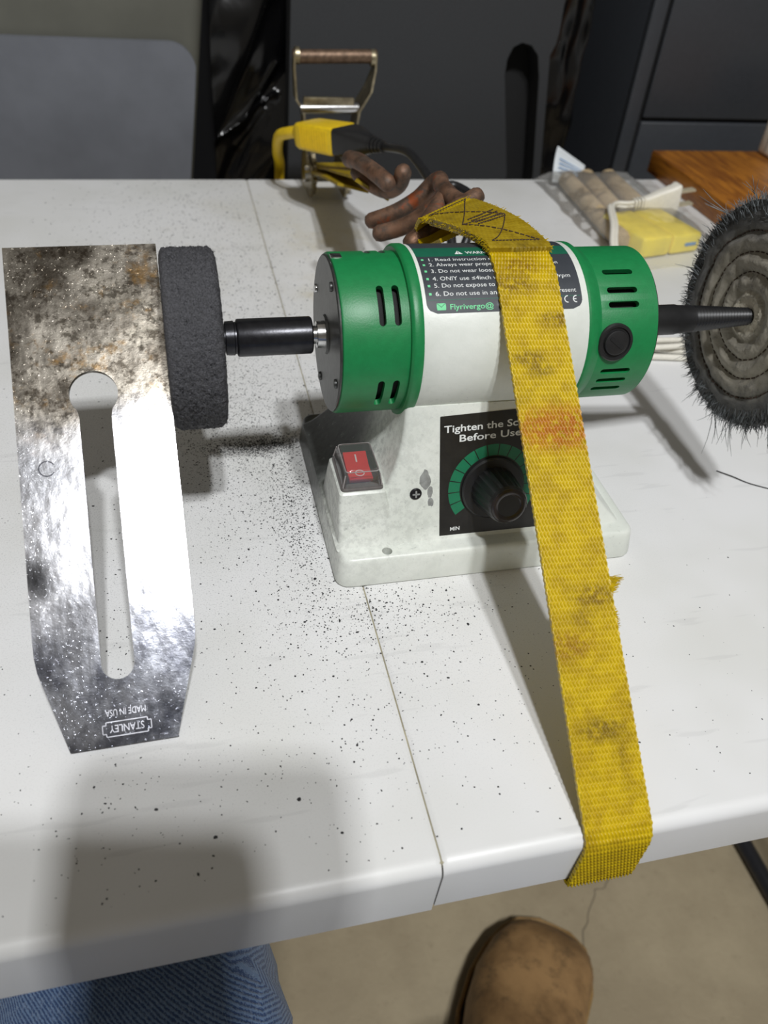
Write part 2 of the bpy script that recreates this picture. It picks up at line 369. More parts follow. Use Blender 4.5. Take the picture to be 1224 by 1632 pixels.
build('seam_strip', MB().rbox(SX - 3, SX + 3, YF + 2.5, YB - 2.5, -6, -1.1, .3), simple('beige_grime_strip', (150, 144, 122), .8, var=.35, scale=60), tbl)
for x in (558, -427):
    for y in (165, 661):
        build('leg', MB().tube([(x - (68 if x > 0 else -68), y, -14), (x, y, -583)], 12.5, 14), 'tube', tbl)
    build('foot_bar', MB().tube([(x, 105, -590), (x, 721, -590)], 9, 14, round_end=True), 'tube', tbl)
    build('crossbar', MB().tube([(x - (34 if x > 0 else -34), 165, -300), (x - (34 if x > 0 else -34), 661, -300)], 9, 12), 'tube', tbl)
    s = 1 if x > 0 else -1
    build('brace', MB().tube([(x - (34 if x > 0 else -34), 413, -300), (SX + s * 90, 413, -18)], 7, 10), 'tube', tbl)

# ================================================================== bench polisher
CY, CZ, CX = 288., 90., 121.5
pol = thing('bench_polisher', (CX, CY, 0), 'green and white mini bench polisher strapped down on the table', 'polisher')
# base plate
rings = []
for z, ins in ((0, 1.2), (.8, .2), (1.5, 0), (11.8, 1.4), (13.4, 1.8), (14.3, 2.5), (14.6, 3.4)):
    rings.append([(x, y, z) for x, y in rrect(138 - 2 * ins, 112 - 2 * ins, 6 - ins * .5, 5, 123, 288)])
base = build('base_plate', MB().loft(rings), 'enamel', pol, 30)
cut = MB()
for hx, hy in ((76, 237.6), (170.8, 237.6), (76, 338.4), (170.8, 338.4)): cut.lathe([(0, 2.2), (20, 2.2)], (hx, hy, 4), (0, 0, 1), 20)
boolean(base, cut)
# pedestal with concave flanks
rings = []
for i in range(21):
    t = i / 20; z = 13.5 + 59 * t; hx = 37.2 + 28.5 * (1 - t) ** 2.3; yf = 241.5 + 17 * t - 1.2 * max(0, .04 - t) / .04
    hy = 288 - yf
    rings.append([(x, y, z) for x, y in rrect(2 * hx, 2 * hy, 2.2, 3, 120.8, 288)])
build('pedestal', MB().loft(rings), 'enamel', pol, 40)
# switch housing
rings = []
for z, x0, x1, y0, y1, r in ((13, 56, 84, 243, 286, 3), (16, 56.4, 82, 244, 284, 2), (37, 56, 76.2, 246.4, 273, 1.6), (39.3, 56.3, 75.9, 246.8, 272.6, 1.6), (40, 57, 75.2, 247.6, 271.8, 1.4)):
    rings.append([(x, y, z) for x, y in rrect(x1 - x0, y1 - y0, r, 4, (x0 + x1) / 2, (y0 + y1) / 2)])
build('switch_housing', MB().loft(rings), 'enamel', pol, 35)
sw = build('power_switch', MB().rbox(58.2, 74, 249.6, 270.4, 39.5, 41.5, .6), 'black', pol, label='black switch frame')
rk = MB(); rk.loft([[(x, y, z) for x in (61.2,) for y, z in ((252, 41), (268, 41), (268, 45.2), (260, 43.2), (252, 43.4))], [(x, y, z) for x in (71,) for y, z in ((252, 41), (268, 41), (268, 45.2), (260, 43.2), (252, 43.4))]])
build('rocker', rk, 'red', sw, 20, 'red rocker with I and O marks')
mk = MB(); mk.rbox(65.9, 66.5, 262.6, 266.4, 44.3, 45.2, fn=lambda p: Vector((p.x, p.y, 43.28 + (p.y - 260) * .25 + (.06 if p.z > 44.6 else -.1))))
build('mark', mk, 'white_print', sw)
mk = MB(); mk.tube([(66.2 + 1.8 * math.cos(a), 255.8 + 1.8 * math.sin(a), 43.36 + .0) for a in [2 * math.pi * k / 24 for k in range(24)]], .22, 6, closed=True)
build('mark', mk, 'white_print', sw)
cv = MB()
R0 = [rrect(16.8 - 2 * i, 22.2 - 2 * i, 1.5, 4, 66.1, 260) for i in (0, .2, .9, 1.6, 2.2)]
cv.loft([[(x, y, z) for x, y in r] for r, z in zip(R0, (40.6, 42.2, 46.4, 48.3, 48.8))])
build('cover', cv, 'smoky', sw, 30, 'clear bevelled splash cover')
cr = MB(); cr.loft([[(x, y, z) for x, y in r] for r, z in ((rrect(18, 23.6, 1.8, 4, 66.1, 260), 40), (rrect(17.8, 23.4, 1.8, 4, 66.1, 260), 40.9), (rrect(17, 22.4, 1.6, 4, 66.1, 260), 41.2))])
ce_ = MB()
for sx in (-1, 1):
    for sy in (-1, 1): ce_.tube([(66.1 + sx * 8.2, 260 + sy * 10.9, 41.5), (66.1 + sx * 7.2, 260 + sy * 9.9, 47)], .28, 6)
ce_.tube([(x, y, 48.2) for x, y in rrect(13.8, 19.2, 1.4, 4, 66.1, 260)], .22, 6, closed=True)
build('cover_edge', ce_, simple('clear_edge', (150, 146, 144), .2), sw, 40)
build('cover_rim', cr, simple('smoky_rim', (96, 92, 90), .25, var=.1), sw, 30)

# motor: lathe parts along x
X_ = (1, 0, 0)
def at(a, r, x): a = math.radians(a); return Vector((x, CY - r * math.cos(a), CZ + r * math.sin(a)))
def capshell(x0, x1, ro, ri, lip):
    return MB().lathe([(x0, ri), (x0, ro - .8), (x0 + .3, ro - .25), (x0 + .9, ro)] + lip + [(x1, ro), (x1, ri), (x0, ri)], (0, CY, CZ), X_, 96, False)
def slot_c(x, a0, a1, w):                                # slot running round the barrel
    mb = MB(); pts = []
    h = w / 2; n = 10; da = math.degrees(h / 31.5)
    for k in range(7): b = math.radians(180 * k / 6); pts.append((x + h * math.cos(b), a1 - da + da * math.sin(b)))
    for k in range(7): b = math.radians(180 + 180 * k / 6); pts.append((x + h * math.cos(b), a0 + da + da * math.sin(b)))
    up = pts[:7]; lo = pts[7:]
    mid = [a1 - da + (a0 - a1 + 2 * da) * k / 8 for k in range(1, 8)]
    poly = up + [(x - h, a) for a in mid] + lo + [(x + h, a) for a in reversed(mid)]
    return mb.prism(poly, lambda u, v, t: at(v, t, u), 26, 36)
def slot_x(x0, x1, a, w):
    h = w / 2; poly = []
    for k in range(7): b = math.radians(-90 + 180 * k / 6); poly.append((x1 - h + h * math.cos(b), h * math.sin(b)))
    for k in range(7): b = math.radians(90 + 180 * k / 6); poly.append((x0 + h + h * math.cos(b), h * math.sin(b)))
    n = at(a, 1, 0) - at(a, 0, 0); tg = Vector((0, n.z, -n.y)) * -1
    return MB().prism(poly, lambda u, v, t: Vector((u, CY, CZ)) + n * t + tg * v, 26, 36)
capl = build('end_cap', capshell(57, 83.4, 31.6, 29.4, []), 'green', pol, 30, 'green left end cap with upright vent slots')
cut = MB()
for a0, a1 in ((33, 61.5), (-33, -6), (100, 128), (170, 198), (236, 264)):
    for x in (72.3, 78.2): c = slot_c(x, a0, a1, 2.7); cut.add(c.v, c.f)
boolean(capl, cut)
capr = build('end_cap', capshell(157.4, 185.2, 31.6, 29.4, []), 'green', pol, 30, 'green right end cap with level vent slots')
cut = MB()
for a in (67.5, 52.3, 41.6, -8.7, -18.2, -28.5, 120, 133, 146, 200, 212, 224):
    c = slot_x(163.8, 177, a, 2.5); cut.add(c.v, c.f)
boolean(capr, cut)
build('motor_core', MB().lathe([(58, 27.6), (184, 27.6)], (0, CY, CZ), X_, 48), 'dark', pol)
build('flange', MB().lathe([(82.8, 31), (82.8, 33.2), (83.4, 34), (84, 34.3), (86.6, 34.3), (87.4, 33.9), (87.4, 31)], (0, CY, CZ), X_, 96), 'green', pol, 30, 'green collar ring')
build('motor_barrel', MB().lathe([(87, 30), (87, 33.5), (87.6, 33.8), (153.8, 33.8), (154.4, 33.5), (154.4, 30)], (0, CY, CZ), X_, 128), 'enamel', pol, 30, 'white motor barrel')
build('flange', MB().lathe([(154.2, 30), (154.2, 33.6), (155, 34), (156.4, 33.9), (159, 32.2), (160.6, 31.62), (160.6, 30)], (0, CY, CZ), X_, 96), 'green', pol, 30, 'green collar ring')
ep = build('end_plate', MB().lathe([(57.6, 30.6), (56.4, 30.8), (56, 30.3), (56, 8), (55.2, 7.4), (55.2, 3)], (0, CY, CZ), X_, 96), 'plate', pol, 25, 'dark grey metal end plate')
build('end_plate', MB().lathe([(184.6, 30.9), (185.8, 31), (186.3, 30.4), (186.3, 3)], (0, CY, CZ), X_, 96), 'black', pol, 25, 'black right end plate')
for a in (72, -18, 162, 252):
    p = at(a, 25.5, 55.9); sc = MB().lathe([(-.9, 1.0), (-.7, 1.7), (0, 1.9), (.4, 1.9)], p, X_, 14)
    build('screw', sc, 'chrome' if a == 162 else 'plate', ep)
for a in (96,):
    build('tab', MB().rbox(57.2, 61.5, -2.2, 2.2, 30.4, 31.9, .4, fn=lambda p, a=a: at(a, p.z, p.x) + Vector((0, math.sin(math.radians(a)), math.cos(math.radians(a)))) * p.y), 'chrome', ep)
# left spindle
build('motor_shaft', MB().lathe([(46, 3.6), (52, 3.6), (52.2, 5.2), (56.2, 5.6)], (0, CY, CZ), X_, 28), 'chrome', pol, 30, 'bright steel motor shaft')
build('left_spindle', MB().lathe([(14, 5.2), (16.2, 5.4), (16.4, 6.5), (19.6, 6.7), (19.9, 6.2), (20.5, 6.2), (20.8, 7.1), (21.4, 7.35), (49.6, 7.35), (50.2, 6.9), (50.2, 3)], (0, CY, CZ), X_, 48), 'blackm', pol, 30, 'blackened steel wheel spindle').name = 'wheel_spindle'
th = MB(); th.lathe([(-30, 3.6), (-29, 4.2)] + [(-28.6 + .5 * k, 4.9 if k % 2 else 4.4) for k in range(88)], (0, CY, CZ), X_, 24)
build('threaded_stud', th, 'blackm', pol, 30)
# right tapered spindle with coarse thread
prof = [(185, 4), (186.5, 5.9), (187, 6.6), (212, 6.6), (213, 6.3), (220, 5.9)]
x = 220.
while x < 250: prof += [(x + .5, 5.95 - (x - 220) * .068), (x + 1.1, 5.35 - (x - 220) * .068)]; x += 1.6
prof += [(251, 3.4), (252, 2.6)]
build('taper_spindle', MB().lathe(prof, (0, CY, CZ), X_, 40), 'black', pol, 30, 'black threaded taper spindle')
# brush cap
nb = at(15, 1, 0) - at(15, 0, 0); pb = at(15, 31, 167)
bc = build('brush_cap', MB().lathe([(-2, 7.6), (.9, 7.6), (1.5, 7.1), (1.5, 6.2), (.9, 5.9), (.9, 5.3), (1.9, 4.9), (2.1, 4.4), (2.1, .2)], pb, nb, 40), 'black', pol, 25, 'round black brush cap')
tgb = Vector((0, nb.z, -nb.y)) * -1
build('slot', MB().prism(rrect(7.4, 1.5, .5, 3), lambda u, v, t: pb + nb * t + (X_v := Vector((.8, 0, 0)) + tgb * .6) * u + (Vector((-.6, 0, 0)) + tgb * .8) * v, 2.05, 2.3), 'cab2', bc)
# warning label on the barrel
def patch(x0, x1, a0, a1, r, rad, n=40):
    arc = lambda a: math.radians(a) * r
    mb = MB(); v = []
    for i in range(n + 1):
        a = a0 + (a1 - a0) * i / n; d0 = arc(a - a0); d1 = arc(a1 - a); ins = 0
        for d in (d0, d1):
            if d < rad: ins = max(ins, rad - math.sqrt(max(0, rad * rad - (rad - d) ** 2)))
        v += [at(a, r, x0 + ins), at(a, r, x1 - ins)]
    mb.add(v, [(2 * i, 2 * i + 1, 2 * i + 3, 2 * i + 2) for i in range(n)]); return mb
lab = build('warning_label', patch(88.8, 151.5, 39.2, 116, 33.9, 4), 'label', pol, recalc=False, label='charcoal label of safety warnings')
build('header_band', patch(88.8, 151.5, 82.6, 95, 33.93, .5, 10), 'dgreen', lab, recalc=False)
build('rule', patch(89.5, 151, 47.6, 48.0, 33.94, .05, 2), 'dgreen', lab, recalc=False)
def cyl_map(x, ang): return lambda u, v: at(ang + math.degrees(v / 33.95), 33.97, x + u)
LT = [(79.1, '1. Read instruction m', 31, 'anuals'), (74.1, '2. Always wear prope', 30, 'protection'), (68.5, '3. Do not wear loose', 30, ''), (62.5, '4. ONlY use \u22644inch w', 31, '7500rpm'),
      (57.4, '5. Do not expose to r', 31, 'areas'), (51.8, '6. Do not use in an a', 31.5, 'are present')]
for (a, s, w, e), ex, ew in zip(LT, (141.4, 145, 0, 148.4, 142.8, 149.4), (7.4, 11.6, 0, 10.6, 6.8, 12.8)):
    text('print_line', s, 2.5, cyl_map(92.6, a - 1.4), 'white_print', lab, fit=w * .84)
    build('bullet', patch(90.2, 91.2, a - .9, a + .7, 33.97, .05, 2), 'mint', lab, recalc=False)
    if e: text('print_line', e, 2.5, cyl_map(ex, a - 1.4), 'white_print', lab, 'RIGHT', 0, ew)
text('print_line', 'WARNING', 2.7, cyl_map(109.2, 85.2), 'white_print', lab, bold=.05)
tr = MB(); tr.add([cyl_map(104.6, 85)(0, 0), cyl_map(104.6, 85)(3.4, 0), cyl_map(104.6, 85)(1.7, 2.7)], [(0, 1, 2)])
build('warning_triangle', tr, 'white_print', lab, recalc=False)
tr = MB(); c_ = cyl_map(104.6, 85); q_ = lambda u, v: Vector(c_(u, v)) + Vector((0, -.01, .03))
tr.add([q_(1.55, .9), q_(1.85, .9), q_(1.85, 2), q_(1.55, 2), q_(1.55, .35), q_(1.85, .35), q_(1.85, .65), q_(1.55, .65)], [(0, 1, 2, 3), (4, 5, 6, 7)])
build('exclamation_mark', tr, 'dgreen', lab, recalc=False)
text('print_line', 'Flyrivergo@', 2.9, cyl_map(97.6, 41.5), 'mint', lab, bold=.03, fit=17.2)
build('envelope_mark', patch(92.6, 96.2, 41.2, 45.6, 33.97, .1, 3), 'mint', lab, recalc=False)
ev = MB(); c2 = cyl_map(92.6, 41.2); q2 = lambda u, v: Vector(c2(u, v)) + Vector((0, -.03, .02))
ev.add([q2(.1, 2.5), q2(.35, 2.5), q2(1.8, 1.3), q2(3.25, 2.5), q2(3.5, 2.5), q2(1.8, 1.0)], [(0, 5, 2, 1), (2, 5, 4, 3)])
build('envelope_flap', ev, 'dgreen', lab, recalc=False)
ce = MB()                                                # CE mark drawn as arcs
for cx, bar in ((145.4, 0), (149.0, 1)):
    f2 = cyl_map(cx, 45.6)
    pts = [(1.45 * math.cos(math.radians(a)), 1.45 * math.sin(math.radians(a))) for a in range(80, 281, 20)]
    pin = [(1.05 * math.cos(math.radians(a)), 1.05 * math.sin(math.radians(a))) for a in range(80, 281, 20)]
    v = [f2(*p) for p in pts] + [f2(*p) for p in pin]; n = len(pts)
    ce.add(v, [(i, i + 1, n + i + 1, n + i) for i in range(n - 1)])
    if bar: ce.add([f2(-1.2, .2), f2(-1.2, -.2), f2(0, -.2), f2(0, .2)], [(0, 1, 2, 3)])
build('conformity_mark', ce, 'white_print', lab, recalc=False)
# control sticker on the sloping front face
EV = Vector((0, 17, 59)).normalized(); EN = Vector((0, -59, 17)).normalized(); EO = Vector((CX, 241.5, 13.5)) + EN * .02
KV = 23.6; TW = math.radians(2.2)
def face(u, v, t=0.):
    if t > 0: u, v = u * math.cos(TW) - (v - KV) * math.sin(TW), KV + u * math.sin(TW) + (v - KV) * math.cos(TW)
    return EO + Vector((1, 0, 0)) * u + EV * v + EN * t
stk = build('control_sticker', MB().prism(rrect(47.5, 56, .4, 2, 1.6, 29.6), face, .001, .16), 'sticker', pol, label='black speed control sticker')
text('print_line', 'Tighten the Screw', 4.3, lambda u, v: face(u, 50.4 + v, .19), 'white_print', stk, 'CENTER', .06, 41)
text('print_line', 'Before Use', 4.3, lambda u, v: face(u - .4, 45.9 + v, .19), 'white_print', stk, 'CENTER', .06, 27)
text('print_line', 'MIN', 2.5, lambda u, v: face(-15.2 + u, 5.2 + v, .19), 'white_print', stk, 'CENTER', .03)
KU = 1.2
for k in range(15):
    a0 = 214 - k * 16.6; a1 = a0 - 15.2; mb = MB(); v = []
    for j in range(5):
        a = math.radians(a0 + (a1 - a0) * j / 4)
        v += [face(KU + 19.6 * math.cos(a), KV + 19.6 * math.sin(a), .19), face(KU + 14.6 * math.cos(a), KV + 14.6 * math.sin(a), .19)]
    mb.add(v, [(2 * j, 2 * j + 1, 2 * j + 3, 2 * j + 2) for j in range(4)]); build('dial_segment', mb, 'arc', stk, recalc=False)
kb = face(KU, KV)
knob = build('speed_knob', MB().lathe([(.1, 13.9), (1.4, 13.9), (2.2, 13.2), (2.4, 9.8), (3, 9.6)], kb, EN, 48), 'black', pol, 25, 'black ribbed speed knob')
rings = []
for t, r in ((2.6, 9.8), (18.5, 8.4), (19.6, 7.7)):
    ring = []
    for k in range(72):
        a = 2 * math.pi * k / 72; rr = r + (.38 if k % 3 == 0 else -.12) * (1 if t < 16 else .2)
        ring.append(face(KU + rr * math.cos(a), KV + rr * math.sin(a), t))
    rings.append(ring)
build('grip', MB().loft(rings), 'black', knob, 25)
build('dimple', MB().lathe([(19.5, 7.6), (20, 6.9), (20.2, 6.2), (19.6, 4.8), (18.6, 3.3), (18.2, 1.6), (18.1, .1)], kb, EN, 40), simple('glossy_black_cap', (46, 40, 40), .22), knob, 60)
# face screw and paint chips
sp = face(-32.6, 23.5); fs = build('screw', MB().lathe([(-.5, 2.6), (.3, 2.6), (.7, 2.2), (.8, .2)], sp, EN, 20), 'blackm', pol)
for d in (0, 1): build('cross_slot', MB().prism(rrect(3.2 if d else .7, .7 if d else 3.2, .2, 2), lambda u, v, t: sp + Vector((1, 0, 0)) * u + EV * v + EN * t, .75, .86), 'chip', fs)
for (u, v, ru, rv) in ((-28.6, 30.5, 2.3, 4.2), (-26.3, 24.5, 1.2, 2.4), (-26.0, 19.8, 1.3, 1.6)):
    poly = []
    for k in range(22):
        a = 2 * math.pi * k / 22; q = 1 + .35 * nz((math.cos(a) * 2 + u, math.sin(a) * 2, v)); poly.append((u + ru * q * math.cos(a), v + rv * q * math.sin(a)))
    build('paint_chip', MB().prism(poly, face, -.1, .05), 'chip', pol)

# abrasive wheel on the left
def wheel_fn(u, v):
    # u round, v across: profile with rounded shoulders, then rough fibres
    a = u * 2 * math.pi; L = 26; R = 34.
    s = v * (2 * R * .75 + 19.6); 
    return a, s
prof = [(-5.9, 6)] + [(-5.9, 6 + 25 * k / 8) for k in range(1, 9)] + [(-5.7, 32.4), (-5, 33.4), (-3.8, 34)] + [(-3.8 + 15.6 * k / 34, 34.) for k in range(1, 35)] + [(13, 33.3), (13.9, 32.2), (14.4, 30.8)] + [(14.6, 30.8 - 24.6 * k / 12) for k in range(1, 13)]
NW = 360; mb = MB(); v = []; f = []
for i, (x, r) in enumerate(prof):
    for k in range(NW):
        a = 2 * math.pi * k / NW; q = Vector((x, r * math.cos(a), r * math.sin(a)))
        n1 = nz(q, .55) * .5 + nz(q, 1.7) * .55 + random.uniform(-.32, .32)
        if r > 30.5: q = Vector((x + n1 * .3, (r + n1 * 1.0) * math.cos(a), (r + n1 * 1.0) * math.sin(a)))
        else: q.x += n1 * (.5 if x > 0 else .15)
        v.append(q + Vector((0, CY, CZ)))
for i in range(len(prof) - 1):
    for k in range(NW): f.append((i * NW + k, i * NW + (k + 1) % NW, (i + 1) * NW + (k + 1) % NW, (i + 1) * NW + k))
f.append(tuple(range(NW))[::-1]); f.append(tuple((len(prof) - 1) * NW + k for k in range(NW)))
aw = build('abrasive_wheel', mb.add(v, f), 'grit', pol, 80, 'dark grey coarse fibre grinding wheel')
fz = MB()
for _ in range(5200):
    a = random.uniform(0, 2 * math.pi); x = random.uniform(-5.2, 14.2); r = 33.6 if -3 < x < 12.5 else 32.4
    n = Vector((random.gauss(0, .5), math.cos(a), math.sin(a))); p = Vector((x, CY + r * math.cos(a), CZ + r * math.sin(a)))
    d = (n + Vector((random.gauss(0, .6), random.gauss(0, .6), random.gauss(0, .6)))).normalized() * random.uniform(.7, 1.7); s = d.orthogonal().normalized() * .11; w = d.cross(s).normalized() * .11
    fz.add([p + s, p - s * .5 + w, p - s * .5 - w, p + d], [(0, 1, 3), (1, 2, 3), (2, 0, 3)])
tag(build('fibre_fuzz', fz, 'grit', aw, recalc=False), kind='stuff')

# buffing wheel on the right
BX = 254.
def buff_x(r, a, side):
    g = 0
    for rs in (11.5, 19.5, 28, 37): g += math.exp(-((r - rs) / 1.3) ** 2)
    puff = 5.2 + .45 * math.cos((r - 15.5) / 8.4 * 2 * math.pi) * (1 if r < 37 else 0) - .75 * g
    if r > 40: puff = 5 - .12 * (r - 40) + .9 * nz((math.cos(a) * 6, math.sin(a) * 6, r * .1))
    if r < 9: puff = 4.4 - .25 * (9 - r)
    return side * (puff + 1.0 * nz((r * .12, math.cos(a) * r * .16, math.sin(a) * r * .16 + side)) + .3 * nz((r * .9, math.cos(a) * r * .9, math.sin(a) * r * .9)))
NB = 220; rr = [2.4 + 47 * k / 64 for k in range(65)]; mb = MB(); v = []; f = []
for side, seq in ((-1, rr), (1, rr[::-1])):
    for r in seq:
        for k in range(NB):
            a = 2 * math.pi * k / NB; ro = r * (1 + (.02 * nz((math.cos(a) * 3, math.sin(a) * 3, 3)) + .012 * nz((math.cos(a) * 11, math.sin(a) * 11, 5))) * max(0, (r - 38) / 12))
            v.append(Vector((BX + buff_x(r, a, side), CY + ro * math.cos(a), CZ + ro * math.sin(a))))
n = 2 * len(rr)
for i in range(n - 1):
    for k in range(NB): f.append((i * NB + k, i * NB + (k + 1) % NB, (i + 1) * NB + (k + 1) % NB, (i + 1) * NB + k))
for k in range(NB): f.append(((n - 1) * NB + k, (n - 1) * NB + (k + 1) % NB, (k + 1) % NB, k))
bw = build('buffing_wheel', mb.add(v, f), 'buff', pol, 80, 'grey frayed cloth buffing wheel')
st = MB()
for rs in (19.5, 28, 37):
    nst = int(2 * math.pi * rs / 3.2)
    for k in range(nst):
        a0 = 2 * math.pi * k / nst; a1 = a0 + 2 * math.pi / nst * .62
        p = [Vector((BX + buff_x(rs, a, -1) - .12, CY + rs * math.cos(a), CZ + rs * math.sin(a))) for a in (a0, (a0 + a1) / 2, a1)]
        st.tube(p, .32, 5)
tag(build('stitching', st, 'stitch', bw, recalc=False), kind='stuff')
fr = MB()
def strand(p, d, L, r, curl):
    pts = [p]; d = d.normalized(); c = Vector((random.gauss(0, 1), random.gauss(0, 1), random.gauss(0, 1))) * curl
    for k in range(3): d = (d + c * .35 + Vector((0, 0, -.05 * curl))).normalized(); pts.append(pts[-1] + d * L / 3)
    fr.tube(pts, [r, r * .9, r * .7, r * .3], 3, False)
for _ in range(3600):
    a = random.uniform(0, 2 * math.pi); x = BX + random.uniform(-5.2, 5.2); r = random.uniform(46, 49.6); n = Vector((0, math.cos(a), math.sin(a)))
    strand(Vector((x, CY + r * n.y, CZ + r * n.z)), n + Vector((random.gauss(-.1, .35), random.gauss(0, .22), random.gauss(0, .22))), random.uniform(1.6, 5.0), .17, .22)
for _ in range(900):                                       # flattened fringe lying on the near face by the rim
    a = random.uniform(0, 2 * math.pi); r = random.uniform(42, 48); n = Vector((0, math.cos(a), math.sin(a)))
    strand(Vector((BX + buff_x(r, a, -1) - .1, CY + r * n.y, CZ + r * n.z)), n + Vector((-.25, random.gauss(0, .3), random.gauss(0, .3))), random.uniform(3, 6), .2, .15)
for _ in range(150):
    a = random.uniform(0, 2 * math.pi); n = Vector((0, math.cos(a), math.sin(a)))
    strand(Vector((BX + random.uniform(-5, 5), CY + 48 * n.y, CZ + 48 * n.z)), n + Vector((random.gauss(0, .3), 0, 0)), random.uniform(6, 13), .16, .4)
for (py, pz, dx, dy, dz, L) in ((262, 50, -.3, -.3, -1, 14), (275, 44, .1, -.1, -1, 20), (285, 41, .2, -.4, -1, 22), (302, 44, -.3, .2, -1, 12), (250, 58, .2, -.5, -1, 17), (310, 133, -.3, .5, .8, 14), (300, 137, -.2, .1, 1, 15), (292, 138, .1, .1, 1, 12), (322, 122, -1, .7, .3, 18)):
    for _ in range(4): strand(Vector((BX - 3, py, pz)) + Vector((random.gauss(0, .8), random.gauss(0, .8), 0)), Vector((dx, dy, dz)), L * random.uniform(.7, 1.1), .2, .25)
tag(build('fringe', fr, 'fringe', bw, recalc=False), kind='stuff')

# ================================================================== plane iron leaning on the spindle end
AL = math.radians(39.55); T = 2.2
b1 = Vector((1, 0, 0)); b2 = Vector((0, math.cos(AL), math.sin(AL))); b3 = Vector((0, -math.sin(AL), math.cos(AL)))
ROT = math.radians(.75); bu = b1 * math.cos(ROT) + b2 * math.sin(ROT); bv = -b1 * math.sin(ROT) + b2 * math.cos(ROT)
BO = Vector((-31.6, 171.3, .25))
def bl(u, v, t=0.): return BO + bu * u + bv * v + b3 * t
Wb, Lb, Ls = 54.6, 183., 37.
out = [(-17.8, .0), (17.8, .0), (26.6, Ls - 6), (27.2, Ls - 1.5), (Wb / 2, Ls + 5), (Wb / 2, Lb), (-Wb / 2, Lb), (-Wb / 2, Ls + 2), (-27.1, Ls - 4), (-26.4, Ls - 9)]
hole = []
hr, cyh, sw_, y0 = 8.6, 125.6, 5.6, 28.
for k in range(13): a = math.radians(180 + 180 * k / 12); hole.append((sw_ * math.cos(a), y0 + sw_ * math.sin(a)))     # bottom of the slot
tj = math.asin(sw_ * 1.12 / hr)
hole.append((sw_, cyh - hr * math.cos(tj) - 3))
for k in range(25): a = -math.pi / 2 + tj + (2 * math.pi - 2 * tj) * k / 24; hole.append((hr * math.cos(a), cyh + hr * math.sin(a)))
hole.append((-sw_, cyh - hr * math.cos(tj) - 3))
def plate_with_hole(outer, inner, fn, t0, t1):
    bm = bmesh.new(); es = []
    for loop in (outer, inner):
        vs = [bm.verts.new((a, b, 0)) for a, b in loop]
        es += [bm.edges.new((vs[i], vs[(i + 1) % len(vs)])) for i in range(len(vs))]
    bmesh.ops.triangle_fill(bm, edges=es, use_beauty=True)
    bm.verts.index_update(); P2 = [v.co.copy() for v in bm.verts]; F2 = [[q.index for q in f.verts] for f in bm.faces]; bm.free()
    mb = MB(); n = len(P2)
    # drop faces whose centre lies inside the hole
    def inside(x, y):
        c = False; L = len(inner)
        for i in range(L):
            x1, y1 = inner[i]; x2, y2 = inner[(i + 1) % L]
            if (y1 > y) != (y2 > y) and x < (x2 - x1) * (y - y1) / (y2 - y1) + x1: c = not c
        return c
    F2 = [q for q in F2 if not inside(sum(P2[i].x for i in q) / 3, sum(P2[i].y for i in q) / 3)]
    v = [fn(p.x, p.y, t0) for p in P2] + [fn(p.x, p.y, t1) for p in P2]
    f = [tuple(q) for q in F2] + [tuple(i + n for i in q[::-1]) for q in F2]
    for loop, s in ((range(len(outer)), len(outer)), (range(len(outer), n), len(inner))):
        L = list(loop)
        for i in range(s): a, b = L[i], L[(i + 1) % s]; f.append((a, b, b + n, a + n))
    return mb.add(v, f)
pi = thing('plane_iron', BO, 'worn steel plane iron with long slot leaning on the left spindle', 'plane blade')
pi.rotation_euler = Matrix((bu, bv, b3)).transposed().to_euler()
def local(mb): return mb
def build_local(name, mb, mat, parent, ang=30, recalc=True):
    me = bpy.data.meshes.new(name); me.from_pydata([tuple(Vector(p) * K) for p in mb.v], [], mb.f)
    if recalc:
        bm = bmesh.new(); bm.from_mesh(me); bmesh.ops.recalc_face_normals(bm, faces=bm.faces); bm.to_mesh(me); bm.free()
    for p in me.polygons: p.use_smooth = True
    me.set_sharp_from_angle(angle=math.radians(ang)); me.materials.append(M[mat] if isinstance(mat, str) else mat)
    o = bpy.data.objects.new(name, me); COL.objects.link(o); o.parent = parent; return o
build_local('blade', plate_with_hole(out, hole, lambda a, b, t: Vector((a, b, t)), 0, T), 'blade', pi)
M['prong'] = simple('dull_brass_prong', (196, 186, 160), .4, .3)
M['stamp'] = simple('bright_stamp', (168, 168, 174), .35, 1, var=.2)
M['stampd'] = simple('dark_stamp', (48, 48, 52), .4, 1, var=.2)
sm = MB()
for s, sz, vy, wd in (('STANLEY', 3.6, 4.5, 11.5), ('MADE IN USA', 3.2, 9.8, 13.4)):
    v, f = text2d(s, sz, 'CENTER'); x0 = min(p[0] for p in v); x1 = max(p[0] for p in v); k = wd / (x1 - x0)
    sm.add([(-a * k + 1.2, vy + 2.6 - b, T + .03) for a, b in v], f)
build_local('stamped_name', sm, 'stamp', pi, recalc=False)
sm = MB()
def ln(a, b, w=.16):
    a = Vector((*a, T + .03)); b = Vector((*b, T + .03)); d = (b - a).normalized(); s = Vector((-d.y, d.x, 0)) * w; sm.add([a + s, a - s, b - s, b + s], [(0, 1, 2, 3)])
ln((-5.6, 3.4), (8, 3.4)); ln((-5.6, 8.3), (8, 8.3))
for sx in (-1, 1):
    xx = 1.2 + 6.9 * sx; ln((xx, 3.4), (xx, 4.4)); ln((xx, 4.4), (xx + sx * 1.2, 4.4)); ln((xx + sx * 1.2, 4.4), (xx + sx * 1.2, 7.3)); ln((xx + sx * 1.2, 7.3), (xx, 7.3)); ln((xx, 7.3), (xx, 8.3))
build_local('stamped_frame', sm, 'stamp', pi, recalc=False)
sm = MB(); v = []
